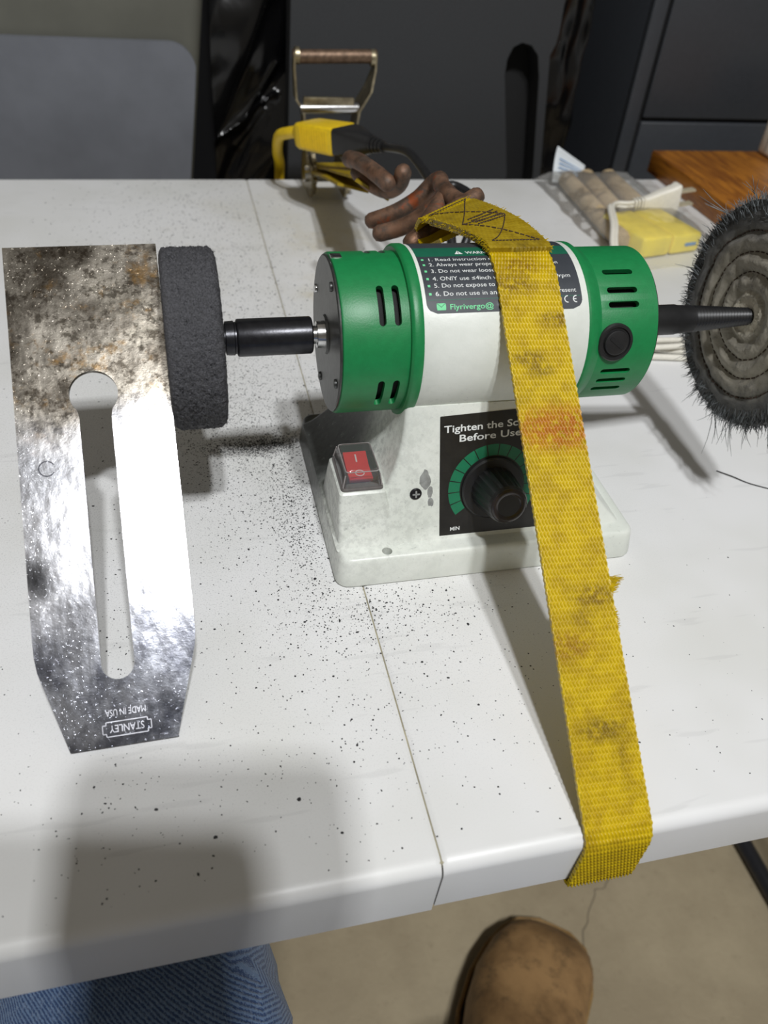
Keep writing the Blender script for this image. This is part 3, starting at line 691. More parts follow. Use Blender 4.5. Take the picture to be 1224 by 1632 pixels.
for k in range(31): a = math.radians(30 + 300 * k / 30); v += [(-18.0 + 2.9 * math.cos(a), 99 + 2.9 * math.sin(a), T + .03), (-18.0 + 2.5 * math.cos(a), 99 + 2.5 * math.sin(a), T + .03)]
sm.add(v, [(2 * i, 2 * i + 1, 2 * i + 3, 2 * i + 2) for i in range(30)]); build_local('stamped_letter', sm, 'stampd', pi, recalc=False)

# ================================================================== tie-down strap over the motor
def ribbon(frames, w, t, rowp=2.27, amp=.78, nacross=114, yarns=19, step=.3, edge=True):
    # frames: (centre, width direction); resampled by arc length
    C = [Vector(c) for c, _ in frames]; D = [Vector(d).normalized() for _, d in frames]
    s = [0.]
    for i in range(1, len(C)): s.append(s[-1] + (C[i] - C[i - 1]).length)
    n = max(2, int(s[-1] / step)); top = []; bot = []; j = 0
    for i in range(n + 1):
        q = s[-1] * i / n
        while j < len(s) - 2 and s[j + 1] < q: j += 1
        f = (q - s[j]) / max(1e-6, s[j + 1] - s[j]); c = C[j].lerp(C[j + 1], f); d = D[j].lerp(D[j + 1], f).normalized(); tg = (C[j + 1] - C[j])
        j2 = min(j + 1, len(C) - 2); tg = tg.normalized().lerp((C[j2 + 1] - C[j2]).normalized(), f).normalized(); nn = d.cross(tg).normalized()
        ra = []; rb = []
        for k in range(nacross + 1):
            u = k / nacross - .5; row = (q + u * 1.2) / rowp; fr_ = row - math.floor(row); ph = .5 if int(math.floor(row)) % 2 else 0
            h = amp * (math.sin(math.pi * fr_) ** .8) * (.4 + .6 * math.sin(2 * math.pi * (u * yarns + ph + fr_ * .35)))
            if abs(u) > .475: h *= .3
            eu = u * w + (.12 * math.sin(math.pi * 2 * q / rowp) if abs(u) == .5 else 0)
            ra.append(c + d * eu + nn * (t / 2 + h)); rb.append(c + d * eu - nn * (t / 2))
        top.append(ra); bot.append(rb)
    mb = MB(); m_ = nacross + 1; v = [p for r in top for p in r] + [p for r in bot for p in r]; o = len(top) * m_; f = []
    for i in range(n):
        for k in range(nacross):
            a = i * m_ + k; f.append((a, a + 1, a + m_ + 1, a + m_)); f.append((o + a, o + a + m_, o + a + m_ + 1, o + a + 1))
        for k in (0, nacross): a = i * m_ + k; f.append((a, a + m_, o + a + m_, o + a))
    for i in (0, n):
        for k in range(nacross): a = i * m_ + k; f.append((a, a + 1, o + a + 1, o + a))
    return mb.add(v, f)
td = thing('tie_down_strap', (127, 108, -31), 'dirty yellow webbing strap pulled over the motor to the table edge', 'strap')
Rs = 34.9; frames = []; wx = Vector((1, 0, 0))
def fr_add(c, d=wx): frames.append((Vector(c), Vector(d)))
# under the apron, up its face, over the edge
fr_add((126.6, 124, -30.4)); fr_add((126.8, 110, -30.4)); fr_add((126.8, 107.2, -29.6)); fr_add((126.8, 106.9, -27)); fr_add((126.8, 106.8, -6)); fr_add((126.8, 107.6, -2.4)); fr_add((126.8, 110, 1.0))
P0 = Vector((126.8, 113, 3.2))
dy, dz = CY - P0.y, CZ - P0.z; dd = math.hypot(dy, dz); slope = math.atan2(dz, dy) + math.asin(Rs / dd); phi = 90 - math.degrees(slope)
P1 = at(phi, Rs, 129.5)
for k in range(13): fr_add(P0.lerp(P1, k / 12))
aa = phi
while aa < 88: aa += 3; fr_add(at(aa, Rs, 129.5 + .6 * (aa - phi) / (90 - phi)))
strap1 = build('webbing', ribbon(frames, 24.6, 1.5), 'strap', td, 80, org=(0, 0, 0))
# sewn, doubled end going back and left to the hook
sew = []
E0 = at(81, Rs + 1.3, 130); path = [E0, at(90, Rs + 1.6, 129.6), Vector((126.5, 304, 126)), Vector((122.5, 324, 122.6)), Vector((119.4, 344, 117.6)), Vector((118.6, 350, 114.6)), Vector((118.6, 352, 109)), Vector((119.4, 346, 105.5)), Vector((120.6, 338, 108.5)), Vector((122, 326, 116))]
wd_ = [Vector((1, 0, 0)), Vector((1, .02, 0)), Vector((.97, .15, .1)), Vector((.93, .3, .17)), Vector((.9, .37, .22)), Vector((.9, .37, .22)), Vector((.9, .37, .22)), Vector((.9, .37, .22)), Vector((.9, .37, .22)), Vector((.9, .37, .2))]
pp = catmull(path, 6); dw = catmull(wd_, 6)
sewn = build('sewn_end', ribbon(list(zip(pp, dw))[:23], 25.4, 3.0, 2.2, .3, 60, 15), 'strap_old', td, 80, 'olive yellow sewn strap end', org=(0, 0, 0))
build('loop', ribbon(list(zip(pp, dw))[22:], 25.0, 1.8, 1.6, .3, 60, 15), 'strap', td, 80, 'yellow loop round the hook bar', org=(0, 0, 0))
pp = pp[:43]; dw = dw[:43]
def sew_pt(s, u, h=1.75):
    i = min(int(s * (len(pp) - 1)), len(pp) - 2); f = s * (len(pp) - 1) - i; c = pp[i].lerp(pp[i + 1], f); d = dw[i].lerp(dw[i + 1], f).normalized()
    n = d.cross((pp[i + 1] - pp[i]).normalized()).normalized(); return c + d * u * 25 + n * h
sm = MB()
def seam_line(a, b, n=14, r=.26):
    for k in range(n):
        p = [sew_pt(a[0] + (b[0] - a[0]) * (k + t) / n, a[1] + (b[1] - a[1]) * (k + t) / n) for t in (.08, .45, .82)]; sm.tube(p, r, 5)
for a, b in (((.13, -.4), (.13, .4)), ((.13, -.4), (.34, .4)), ((.13, .4), (.34, -.4)), ((.34, -.4), (.34, .4)), ((.34, -.4), (.55, .4)), ((.34, .4), (.55, -.4)), ((.55, -.42), (.55, .42))): seam_line(a, b)
for q in (.31, .33, .35, .37): seam_line((q, -.2), (q + .02, .38), 12, .34)
build('stitching', sm, 'stitch', sewn, recalc=False)
ed = MB()                                                  # frayed threads on the sewn edges and one torn tuft
for sd in (-.5, .5):
    for k in range(170):
        p = sew_pt(random.uniform(0.02, .62), sd, random.uniform(-1, 1.5)); d = Vector((sd * 2, random.gauss(0, .5), random.gauss(0, .6))).normalized() * random.uniform(.6, 1.8)
        ed.tube([p, p + d * .6 + Vector((0, 0, .1)), p + d], [.16, .13, .05], 4, False)
for k in range(150):
    t = random.random(); p = Vector((139.4, 176.5 - 5 * t, 50.4 - 3.7 * t)); d = Vector((random.uniform(2, 6.8) * (1 - .5 * t), 1.6 * t + random.gauss(0, .4), .8 * t + random.gauss(0.5, .4)))
    ed.tube([p, p + d * .5 + Vector((0, .3, .3)), p + d], [.17, .14, .06], 4, False)
for k in range(90):
    t = random.random(); p = Vector((139.2, 168 - 5 * t, 44.2 - 3.7 * t)); d = Vector((random.uniform(.5, 2), random.gauss(0, .6), random.gauss(0.2, .5)))
    ed.tube([p, p + d], [.17, .08], 4, False)
tag(build('frayed_threads', ed, 'strap', td, recalc=False), kind='stuff')
# strap hook: bar through the sewn loop and two parallel bent rods
hk = build('hook', MB().tube(catmull([(105.5, 347, 101.5), (112, 349.5, 105), (126, 356, 112), (139.5, 362, 117)], 5), 4.2, 14, round_end=True), 'rust', td, 60, 'rusty twin-rod strap hook')
build('rod', MB().tube(catmull([(102.3, 412, 85.6), (113.8, 408, 91.7), (124.3, 406, 99.2), (131, 405, 107), (132.4, 398, 112), (130, 385, 113), (131, 368, 113.5), (133, 360, 114.5)], 8), 4.2, 14, round_end=True), 'rust', hk, 60)
build('rod', MB().tube(catmull([(103, 396, 85.5), (113.1, 392, 90.2), (121.8, 388, 97), (127.8, 384, 105), (128.2, 377, 110), (122, 368, 107.5), (114, 356, 104.5), (110.5, 350, 104)], 8), 4.3, 14, round_end=True), 'rust', hk, 60)

# ================================================================== ratchet at the back edge
rt = thing('strap_ratchet', (128, 690, 0), 'tarnished steel strap ratchet with raised handle at the back table edge', 'ratchet')
hd = build('handle', MB().tube([(101, 690, 100.5), (166, 690, 102.5)], [5, 5], 16), 'rustbar', rt, 40, 'brown rusted grip bar')
for k in (104, 163): build('collar', MB().tube([(k - 1.6, 690, 101.4), (k + 1.6, 690, 101.4)], 6.2, 16), 'zinc', hd)
def arm(pts, w, t=1.6):
    mb = MB(); n = len(pts); v = []
    for i, (p, ww) in enumerate(zip(pts, w)):
        p = Vector(p); v += [p + Vector((-t / 2, -ww, 0)), p + Vector((t / 2, -ww, 0)), p + Vector((t / 2, ww, 0)), p + Vector((-t / 2, ww, 0))]
    f = [(0, 1, 2, 3), tuple(4 * (n - 1) + k for k in (3, 2, 1, 0))]
    for i in range(n - 1):
        for k in range(4): f.append((4 * i + k, 4 * i + (k + 1) % 4, 4 * i + 4 + (k + 1) % 4, 4 * i + 4 + k))
    return mb.add(v, f)
build('handle_arm', arm([(102, 690, 105), (101.6, 690, 94), (103, 689, 72), (108.5, 687, 64), (110, 684, 40), (112, 682, 20)], (5, 5.5, 7, 8, 10, 9)), 'zinc', rt, 40)
build('handle_arm', arm([(165, 690, 106), (165, 690, 94), (161, 689, 80), (152, 687, 66), (148, 684, 40), (146, 682, 20)], (5, 6, 12, 12, 10, 9)), 'zinc', rt, 40)
build('cross_bar', MB().tube([(106, 682, 66), (152, 682, 67)], 4, 14), 'chrome', rt)
build('pawl_plate', MB().rbox(108, 148, 679, 683, 69, 75, .8), 'zinc', rt)
for x in (115, 143):
    g_ = MB(); pr_ = []
    for k in range(48): a = 2 * math.pi * k / 48; r = 16 if k % 4 < 2 else 13.5; pr_.append((r * math.cos(a), r * math.sin(a)))
    g_.prism(pr_, lambda u, v, t: Vector((t, 672 + u, 20 + v)), x - 1.4, x + 1.4); build('ratchet_gear', g_, 'zinc', rt)
    build('side_plate', MB().prism(rrect(52, 26, 10, 5), lambda u, v, t, x=x: Vector((t, 682 + u, 16 + v)), x - 3.6, x - 2), 'zinc', rt)
build('spool', MB().tube([(108, 672, 20), (150, 672, 20)], 6.5, 18), 'chrome', rt)
wfr = [(Vector(p), Vector(d)) for p, d in zip(catmull([(113.5, 460, 84), (118, 474, 80.5), (121, 500, 73.5), (125.5, 560, 57), (128, 620, 41), (129, 655, 30), (129, 672, 27.5)], 6), catmull([(.85, .1, -.5), (.88, .1, -.45), (.93, .08, -.35), (.98, 0, -.15), (1, 0, 0), (1, 0, 0), (1, 0, 0)], 6))]
build('webbing', ribbon(wfr, 24.4, 1.6, 2.27, .35, 48, 14, .6), 'strap_old', rt, 80, 'folded yellow webbing', org=(0, 0, 0))
wf2 = [(p - Vector((6, 0, 7 - 4 * i / len(wfr))), d) for i, (p, d) in enumerate(wfr) if i > 14]
build('webbing', ribbon(wf2, 22, 1.6, 2.27, .35, 48, 14, .6), 'strap_old', rt, 80, org=(0, 0, 0))
build('webbing', ribbon([(Vector((129, 700, 13)), wx), (Vector((129, 716, 6)), wx), (Vector((129, 722, -2)), wx), (Vector((129, 722.5, -33)), wx)], 24.4, 1.5, 2.27, .35, 48, 14, .6), 'strap', rt, 80, org=(0, 0, 0))
h2 = build('hook', MB().tube(catmull([(116.5, 438, 95.8), (112.5, 452, 96.6), (107, 468, 97), (104, 482, 94)], 7), 4.8, 14, round_end=True), 'rust', rt, 60, 'rusty hook rods at the strap end')
build('rod', MB().tube(catmull([(124, 436, 102.5), (124.6, 444, 93), (121, 454, 86), (114, 464, 86), (107, 472, 90)], 7), 4.6, 14, round_end=True), 'rust', h2, 60)

# ================================================================== extension cord socket and machine plug
ax_ = Vector((26, -40, 7)).normalized(); sd_ = Vector((ax_.y, -ax_.x, 0)).normalized() * -1; up_ = sd_.cross(ax_).normalized()
if up_.z < 0: up_ = -up_
S0 = Vector((101, 640, 61))
def axp(d, w, h, r, n=4, o=S0): return [o + ax_ * d + sd_ * a + up_ * b for a, b in rrect(w, h, r, n)]
xc = thing('extension_cord', (98, 640, 50), 'yellow extension cord end with ribbed socket above the ratchet', 'cord')
build('socket_body', MB().loft([axp(-6, 9, 9, 4), axp(-1, 15, 14, 4), axp(5, 24, 17, 3.5), axp(9, 26, 18, 2.5), axp(43, 26, 19, 2), axp(45, 25, 18, 2)]), 'yplastic', xc, 40)
for k in range(11):
    d = 12 + k * 2.7; rb = MB().loft([axp(d, 26.8, 15, 1.2), axp(d + 1.2, 26.8, 15, 1.2)]); build('grip_rib', rb, 'yplastic', xc, 40)
build('cord', MB().tube(catmull([S0 - ax_ * 4, S0 - ax_ * 14 + Vector((-1, 3, -3)), (88, 672, 48), (91, 706, 26), (96, 732, 6), (97, 742, -14), (97, 745, -60), (99, 748, -200)], 8), 4.3, 14), 'yplastic', xc, 60)
S1 = S0 + ax_ * 45.2; e_ = S1 + ax_ * 28
pc = build('power_cord', MB().tube(catmull([e_, e_ + ax_ * 12, (150, 524, 85), (153, 499, 84), (154, 470, 81), (152, 440, 79), (150, 415, 70), (147, 390, 45), (140, 365, 25), (132, 340, 24)], 8), 2.7, 12), 'black', pol, 60, 'black power cord')
build('plug', MB().loft([axp(0, 25, 18, 3, 4, S1), axp(2, 25.6, 18.6, 3, 4, S1), axp(10, 23, 18, 4, 4, S1), axp(20, 16, 16, 6, 4, S1), axp(28, 12, 12, 5.5, 4, S1)]), 'black', pc, 45)
for k in range(4): build('strain_ring', MB().loft([axp(28 + k * 3, 11.4 - k, 11.4 - k, 5 - k * .4, 4, S1), axp(30 + k * 3, 11 - k, 11 - k, 5 - k * .4, 4, S1)]), 'black', pc, 45)
build('cord_loop', MB().tube(catmull([(156, 452, 70), (163, 480, 72), (168, 488, 76), (175, 486, 76), (180, 470, 74), (172, 448, 66), (160, 430, 45), (150, 400, 12), (140, 370, 8), (132, 340, 18)], 8), 2.7, 12), 'black', pc, 60)

# ================================================================== bag of polishing supplies, white plug, board
def crumple(x0, x1, y0, y1, hfun, amp, nu, nv, seed):
    def fn(u, v):
        x = x0 + (x1 - x0) * u; y = y0 + (y1 - y0) * v; h = hfun(x, y)
        q = Vector((x * .05, y * .05, seed)); h += amp * (abs(nz(q)) + .6 * abs(nz(q * 2.3)) + .3 * abs(nz(q * 5)))
        return Vector((x + 4 * nz(q + Vector((5, 0, 0))), y + 4 * nz(q + Vector((0, 7, 0))), max(.4, h)))
    return MB().grid(nu, nv, fn)
yb = thing('polishing_compound', (372, 560, 0), 'bright yellow block inside the clear bag behind the motor', 'compound')
cB = Vector((372, 572, 0)); rB = math.radians(12)
def rot(p): d = Vector((p.x, p.y, 0)); return Vector((cB.x + d.x * math.cos(rB) - d.y * math.sin(rB), cB.y + d.x * math.sin(rB) + d.y * math.cos(rB), p.z))
build('bar', MB().rbox(-29, 0, -27, 27, 1, 17, 2.5, 3, fn=rot), 'yblock', yb, 50); build('bar', MB().rbox(1, 30, -27, 27, 1, 16.5, 2.5, 3, fn=rot), 'yblock', yb, 50)
build('blue_mark', MB().rbox(14, 25, -27.6, -26.8, 7, 9.5, .2, fn=rot), 'blue', yb)
for k, (xa, ya, xb, yb_, r, nm) in enumerate(((350, 690, 342, 560, 7.5, 'leftmost of the tan felt sticks inside the clear bag'), (370, 694, 362, 612, 8, 'middle tan felt stick inside the clear bag'), (392, 694, 388, 612, 8, 'tan felt stick inside the clear bag nearest the wooden board'))):
    tag(build('felt_stick', MB().tube([(xa, ya, r + .6), ((xa + xb) / 2, (ya + yb_) / 2, r + .6), (xb, yb_, r + .6)], r, 18, round_end=True), 'tan', ang=60), nm, 'felt stick', 'felt sticks in the bag')
bagt = thing('plastic_bag', (385, 610, 0), 'clear crinkled plastic bag with a white card header', 'bag')
def bh(x, y):
    d = rot(Vector((0, 0, 0))); k = max(0, 1 - (max(abs(x - 372) / 52, abs(y - 572) / 46)) ** 4); k2 = max(0, 1 - (max(abs(x - 372) / 48, abs(y - 650) / 56)) ** 4)
    return 1 + max(18.6 * k, 18.6 * k2)
build('film', crumple(326, 446, 524, 708, bh, 1.6, 60, 80, 3), 'film', bagt, 80, recalc=False)
hc = MB(); hc.grid(16, 12, lambda u, v: Vector((338 + 34 * u + 3 * v * (1 - u), 694 + 6 * v + 5 * math.sin(v * 2.2), 4 + 1 * (1 - u) + (33 - 21 * u) * v - 5 * v * v * (1 - u)) ))
hcard = build('header_card', hc, 'paper', bagt, 80, 'curled white card header', recalc=False)
sol = hcard.modifiers.new('thickness', 'SOLIDIFY'); sol.thickness = .0005
for k in range(4):
    ll = MB(); ll.grid(10, 1, lambda u, v, k=k: Vector((342 + 26 * u + 3 * (.35 + .1 * k) * (1 - u), 694 + 6 * (.25 + .11 * k) + 5 * math.sin((.25 + .11 * k) * 2.2) - 1.2, 4 + (1 - u) + (33 - 21 * (.12 + .76 * u)) * (.25 + .11 * k + .035 * v))))
    build('print_line', ll, 'blue', hcard, recalc=False)

wc = thing('white_plug_cord', (395, 610, 8), 'white two-prong plug and flat cord lying on the clear bag', 'cord')
pa = Vector((379, 604, 20)); pe = Vector((414, 606, 23.5)); pax = (pe - pa).normalized(); pu = Vector((-.32, 0, .95)); pu = (pu - pax * pu.dot(pax)).normalized(); pn = pax.cross(pu)
def ppt(d, w, h, r): return [pa + pax * d + pu * a + pn * b for a, b in rrect(w, h, r, 4)]
build('plug_body', MB().loft([ppt(-1, 9, 7, 2), ppt(2, 10, 8, 2.5), ppt(14, 17, 9.5, 3), ppt(26, 22.5, 11, 3), ppt(28.5, 25, 12, 2.5), ppt(30.5, 24.5, 11.5, 2)]), 'wplastic', wc, 45)
for k in range(4): build('strain_ring', MB().loft([ppt(-9 + k * 2.8, 8.6 + k * .5, 7.4, 2), ppt(-7.2 + k * 2.8, 8.6 + k * .5, 7.4, 2)]), 'wplastic', wc, 45)
for s in (-1, 1): build('prong', MB().loft([[pa + pax * d + pu * (s * 5.6 + a * .8) + pn * b * 3 for a, b in ((-1, -1), (1, -1), (1, 1), (-1, 1))] for d in (30, 46)]), 'prong', wc)
for s in (-1, 1):
    build('cord', MB().tube(catmull([pa - pax * 6 + pu * s * 1.5, pa - pax * 14 + pu * s * 1.6, (354 + s, 604, 19 + s), (344 + s * 1.4, 592, 21), (333 + s * 1.6, 562, 20), (322 + s * 1.6, 535, 14), (314 + s * 1.6, 500, 3), (306 + s * 1.6, 455, 2.4), (300 + s * 1.6, 420, 2.4)], 8), 1.75, 10), 'wplastic', wc, 60)
for k, (yy, zz) in enumerate(((418, 2.4), (407, 2.4), (397, 2.4), (412, 5.6), (402, 6.2))):
    build('cord_coil', MB().tube(catmull([(236, yy - 6, zz), (262, yy + 4, zz), (290, yy, zz), (318, yy - 8 + 2 * k, zz), (345, yy - 4, zz)], 6), 2.0, 10, round_end=True), 'wplastic', wc, 60)

bd = MB(); bd.rbox(455.5, 690, 520, 736, .3, 20, .8, 2)
wb = tag(build('wooden_board', bd, 'wood', ang=50), 'thick brown wooden board at the far right table corner', 'board')
ad = thing('power_adapter', (605, 725, 20), 'white rounded plastic box standing on the wooden board', 'adapter')
build('case', MB().rbox(568, 640, 708, 734, 20.2, 62, 4, 3), 'wplastic', ad, 50); build('seam_band', MB().rbox(567.6, 640.4, 720, 721.4, 24, 58, .3), 'chip', ad)

# ================================================================== things behind the table
gb = thing('storage_bin', (-250, 1000, -600), 'big grey plastic bin behind the left half of the table', 'bin')
def tap(p, x0=42.7, x1=25, z0=116, z1=-27):
    if p.x > -100: p = Vector((p.x + (p.z - z0) * (x0 - x1) / (z0 - z1), p.y, p.z))
    return p
build('body', MB().rbox(-640, 42.7, 806, 1250, -600, 420, 10, 3, fn=tap), 'bin2', gb, 50)
poly = [(-600, -560), (36 - 84, -560)] + [(30, -300), (33, 40)] + [(33 - 22 * (1 - math.cos(math.radians(a))), 62 + 22 * math.sin(math.radians(a))) for a in range(10, 91, 10)] + [(-600, 84)]
poly[1] = (-45, -560); poly[2] = (-10, -280); poly[3] = (30, 40)
build('front_panel', MB().prism(poly, lambda u, v, t: Vector((u, t, v)), 799, 808), 'bin', gb, 30, 'paler raised front panel')
def sheet(u, v):
    z = -90 + 300 * v; e0 = 47 + max(0, z - 100) * .13; x = e0 + (116 - e0) * u; q = Vector((x * .02, z * .02, 3.3)); y = 838 + 6 * nz(q) - 22 * max(0, abs(nz(Vector((x * .022 - z * .012, z * .004 + x * .004, 5.7)))) - .12) - 1.2 * abs(nz(q * 1.6))
    for (xa, za, xb, zb, hh) in ((100, 118, 46, -5, 7), (104, 60, 76, 20, 5), (100, 34, 50, 2, 6), (92, 20, 70, -6, 4)):
        dx, dz = xb - xa, zb - za; L2 = dx * dx + dz * dz; tt = max(-.1, min(1.1, ((x - xa) * dx + (z - za) * dz) / L2)); y -= hh * math.exp(-math.hypot(x - xa - tt * dx, z - za - tt * dz) / 3.2)
    return Vector((x, y, z))
bb = build('black_plastic_sheet', MB().grid(90, 260, sheet), 'bagblack', ang=50, recalc=False); sol = bb.modifiers.new('thickness', 'SOLIDIFY'); sol.thickness = .001
tag(bb, 'glossy crumpled black plastic hanging between the grey bin and charcoal panel', 'plastic sheet')
pn_ = thing('charcoal_case', (240, 830, -600), 'charcoal textured panel standing behind the ratchet', 'panel')
poly = [(104, -560), (118, 300), (361, 300), (365, 104), (364, 94), (360, 84), (374, -24), (400, -560), (392, -560), (366, -24), (353, 66), (348, 84), (340, 92), (330, 94), (322, 90), (318, 80), (318, 66), (337, -24), (350, -560)]
build('shell', MB().prism(poly, lambda u, v, t: Vector((u, t, v)), 800, 824), 'panel', pn_, 30)
build('dark_recess', MB().rbox(300, 372, 826, 832, -560, 130, 1), 'cab2', pn_)
bs = MB(); bs.grid(30, 120, lambda u, v: Vector((372 + 40 * u + 3 * nz((v * 20, u * 3, 1)), 834 + 8 * abs(nz((v * 9, u * 2, 4))) + 2 * nz((v * 20, u * 3, 2)), -300 + 600 * v)))
b2 = build('black_plastic_strip', bs, 'bagblack', ang=60, recalc=False); sol = b2.modifiers.new('thickness', 'SOLIDIFY'); sol.thickness = .001
tag(b2, 'black crinkled plastic strip beside the filing cabinet', 'plastic sheet')
fc = thing('filing_cabinet', (640, 1000, -600), 'charcoal steel drawer cabinet behind the wooden board', 'cabinet')
build('carcass', MB().rbox(454, 900, 806, 1300, -600, 560, 2), 'cab', fc); build('gap', MB().rbox(470.5, 890, 803, 806.5, -590, 550), 'cab2', fc)
for z0, z1 in ((-590, -230), (-226, 27.6), (31.2, 300), (304, 545)):
    build('drawer_front', MB().rbox(473, 890, 798, 804, z0, z1, 1.6, 2), 'cab', fc, 50)
build('side_rail', MB().rbox(454, 469, 799, 806, -600, 560, 1.2), 'cab', fc)
dk = MB(); dk.rbox(110, 440, 1060, 1080, -600, 700); tag(build('dark_backing_board', dk, 'cab2'), 'black board standing in the gap behind the bins', 'board')

# ================================================================== person: jeans and boots
def skinned(name, verts, edges, radii, root, mat, parent, lvl=2):
    me = bpy.data.meshes.new(name); org = origin(parent); me.from_pydata([tuple(Vector(p) * K - org) for p in verts], edges, [])
    o = bpy.data.objects.new(name, me); COL.objects.link(o); o.matrix_world = Matrix.Translation(org)
    md = o.modifiers.new('s', 'SKIN'); md.use_smooth_shade = True
    for i, r in enumerate(radii): me.skin_vertices[0].data[i].radius = (r * K, r * K); me.skin_vertices[0].data[i].use_root = (i == root)
    sb = o.modifiers.new('d', 'SUBSURF'); sb.levels = lvl + 1
    bpy.context.view_layer.update(); nm = bpy.data.meshes.new_from_object(o.evaluated_get(bpy.context.evaluated_depsgraph_get()))
    o.modifiers.clear(); o.data = nm
    for v in nm.vertices:
        q = (v.co + org) / K; w = abs(nz(Vector((q.x * .012, q.y * .03, q.z * .02)))) * 9 + nz(q * .06) * 2.0; v.co += v.normal * w * K
    for p in nm.polygons: p.use_smooth = True
    nm.materials.clear(); nm.materials.append(M[mat]); o.parent = parent; o.location = (0, 0, 0); return o
per = thing('person', (30, -150, -600), 'seated person in blue jeans and tan leather boots at the table', 'person')
vv = [(30, -430, -110), (-70, -400, -118), (-60, -120, -122), (-48, 70, -126), (-46, 170, -150), (-60, 200, -260), (-66, 190, -420), (-70, 180, -505),
      (125, -400, -118), (140, -160, -122), (150, -30, -140), (158, 5, -240), (166, 70, -400), (170, 105, -495)]
jeans = skinned('jeans', vv, [(0, 1), (1, 2), (2, 3), (3, 4), (4, 5), (5, 6), (6, 7), (0, 8), (8, 9), (9, 10), (10, 11), (11, 12), (12, 13)], (110, 92, 80, 72, 66, 62, 56, 56, 92, 82, 74, 66, 58, 56), 0, 'denim', per)
def boot(toe, dirx, diry, mirror):
    d = Vector((dirx, diry, 0)).normalized(); sx = Vector((d.y, -d.x, 0)); O = Vector((toe[0], toe[1], -600))
    def ring(t, w, h, z0, skew=0, n=20):
        r = []
        for k in range(n):
            a = 2 * math.pi * k / n; c, s_ = math.cos(a), math.sin(a)
            z = z0 + h * (.5 + .5 * s_); ww = .93 * w / 2 * abs(c) ** .75 * (1 if c > 0 else -1) * (1.06 if s_ < 0 else 1)
            r.append(O - d * t + sx * (ww + skew * mirror) + Vector((0, 0, z)))
        return r
    # toe cap, instep, ankle and shaft
    secs = [(3, 30, 14, 24, 4), (8, 60, 26, 21, 3), (20, 86, 42, 20, 2), (40, 103, 56, 20, 0), (70, 110, 66, 20, -3), (105, 108, 82, 20, -3), (140, 100, 104, 20, -1), (175, 92, 132, 20, 0), (210, 86, 160, 20, 0), (245, 82, 168, 20, 0), (280, 74, 150, 20, 0), (294, 50, 110, 22, 0)]
    up = MB().loft([ring(*s) for s in secs])
    so = MB(); ol = []
    for t, w, sk in ((-3, 34, 4), (5, 74, 3), (20, 98, 2), (42, 114, 0), (72, 120, -3), (108, 116, -4), (150, 98, -3), (200, 90, 0), (270, 90, 0), (300, 66, 0), (306, 34, 0)): ol.append((t, w, sk))
    L = [(t, w * .465 + sk * mirror) for t, w, sk in ol] + [(t, -w * .465 + sk * mirror) for t, w, sk in reversed(ol)]
    so.loft([[O - d * (t if z else t) + sx * u * k + Vector((0, 0, z)) for t, u in L] for z, k in ((0, .97), (4, 1), (20, 1.0), (25, .96))])
    wl = MB().tube([O - d * t + sx * u * .985 + Vector((0, 0, 25.5)) for t, u in L], 2.2, 6, closed=True)
    b = build('boot', up, 'leather', per, 60, 'scuffed tan leather boot'); build('sole', so, 'rubber', b, 40, 'dark rubber sole'); build('welt', wl, simple('tan_welt', (150, 118, 70), .7), b, 60)
boot((301, 277), .60, .80, 1); boot((-66, 400), .02, 1, -1)

# ================================================================== the phone that takes the picture
ph = thing('phone', CAM / K - CU * 52 - CF * 8, 'black phone held above the table front, photographing the bench', 'phone')
def php(u, v, t): return CAM / K + CR * u + CU * v + CF * t
build('phone_body', MB().loft([[php(u, v, t) for u, v in rrect(80 - 2 * i, 154 - 2 * i, 9 - i, 5, 0, -50)] for i, t in ((1.2, -10), (0, -8.6), (0, -3.4), (1.2, -2))]), 'phone', ph, 40)
ringp = MB().lathe([(-2, 5.2), (-1.2, 5.2), (-1.2, 4), (-1.6, 3.8), (-1.6, .2)], php(0, 0, 0), CF, 24); build('lens_ring', ringp, 'blackm', ph)

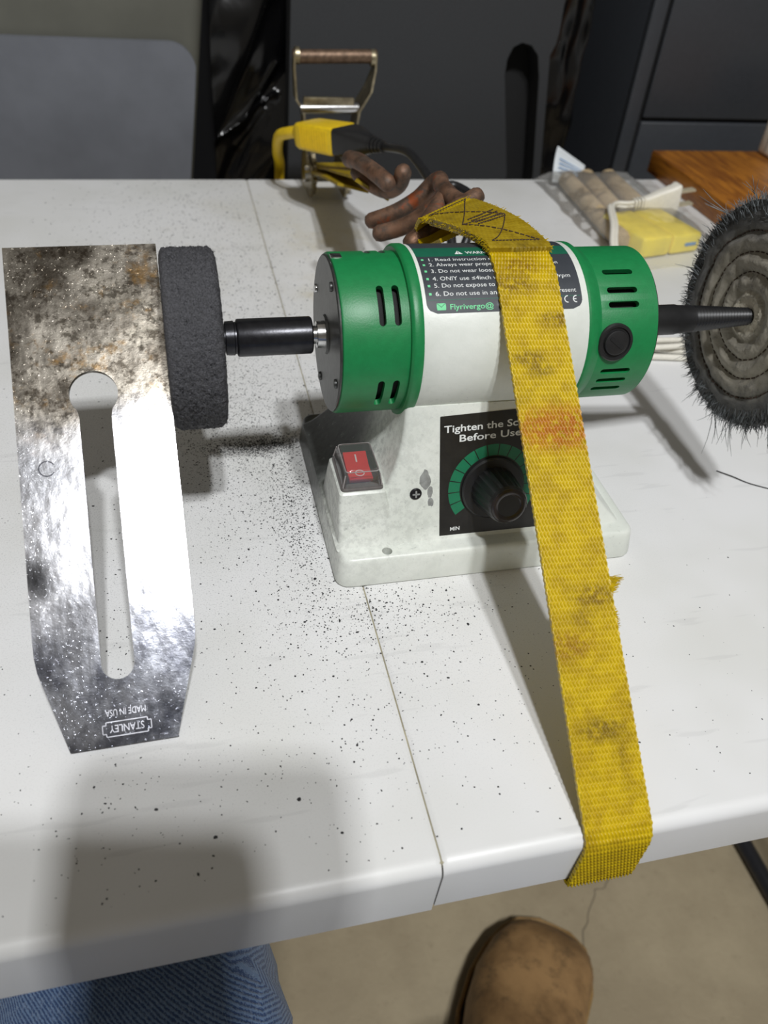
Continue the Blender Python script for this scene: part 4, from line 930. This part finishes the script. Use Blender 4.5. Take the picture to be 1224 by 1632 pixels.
# ================================================================== loose dust, flakes and threads on the table
ds = MB()
def chip(x, y, s):
    if 54 < x < 192 and 232 < y < 344: return
    if abs(x - SX) < .4: return
    a = random.uniform(0, 6.28); h = s * random.uniform(.3, .6); e = random.uniform(.45, 1)
    c, q = math.cos(a), math.sin(a); pts = []
    for du, dv in ((1, 0), (.5, e * .8), (-.45, e), (-1, .1), (-.5, -e * .8), (.45, -e)): k = random.uniform(.7, 1.2); pts.append((x + (du * c - dv * q) * s * k, y + (du * q + dv * c) * s * k, .03))
    pts.append((x, y, h)); ds.add(pts, [(i, (i + 1) % 6, 6) for i in range(6)])
def cluster(n, cx, cy, sx, sy, s0, s1):
    for _ in range(n):
        x, y = random.gauss(cx, sx), random.gauss(cy, sy)
        if YF + 6 < y < YB - 6: chip(x, y, random.uniform(s0, s1) * random.random() ** .6)
cluster(5200, 22, 350, 21, 45, .14, .5); cluster(4200, 30, 410, 30, 60, .16, .58); cluster(5200, 20, 560, 50, 95, .2, .75); cluster(900, 170, 560, 70, 90, .15, .5)
cluster(2200, 45, 285, 8, 30, .15, .6); cluster(3600, 34, 337, 15, 4, .15, .55); cluster(900, 64, 220, 24, 12, .15, .6); cluster(800, 44, 190, 32, 36, .15, .56); cluster(240, 110, 190, 30, 35, .12, .5)  # narrow swarf strip follows the spindle's shadow and deepens it with black chips
cluster(380, 0, 150, 60, 25, .14, .48); cluster(200, 160, 160, 60, 30, .1, .45); cluster(200, -60, 260, 25, 90, .12, .5); cluster(330, -31, 230, 7, 45, .15, .6); cluster(300, 150, 430, 120, 150, .1, .3)
for x, y, s in ((24, 140, 1.0), (36, 126, .7), (-4, 132, .8), (-22, 145, .7), (104, 205, .8), (88, 180, .7), (150, 140, .7), (52, 215, .9), (58, 208, .8), (20, 262, .9), (46, 240, .9), (-10, 121, .7), (75, 120, .5), (-38, 150, .6)): chip(x, y, s)
tag(build('swarf_dust', ds, 'dust', ang=10, recalc=False), 'fine black swarf and dust scattered over the white table', 'dust', kind='stuff')
def thread(name, pts, label):
    tag(build(name, MB().tube(catmull(pts, 6), .28, 5), 'dust', ang=60), label, 'thread')
thread('loose_thread', [(268, 286, .4), (274, 280, .7), (280, 274, .4), (289, 268, .4)], 'short dark loose thread on the table under the buffing wheel')
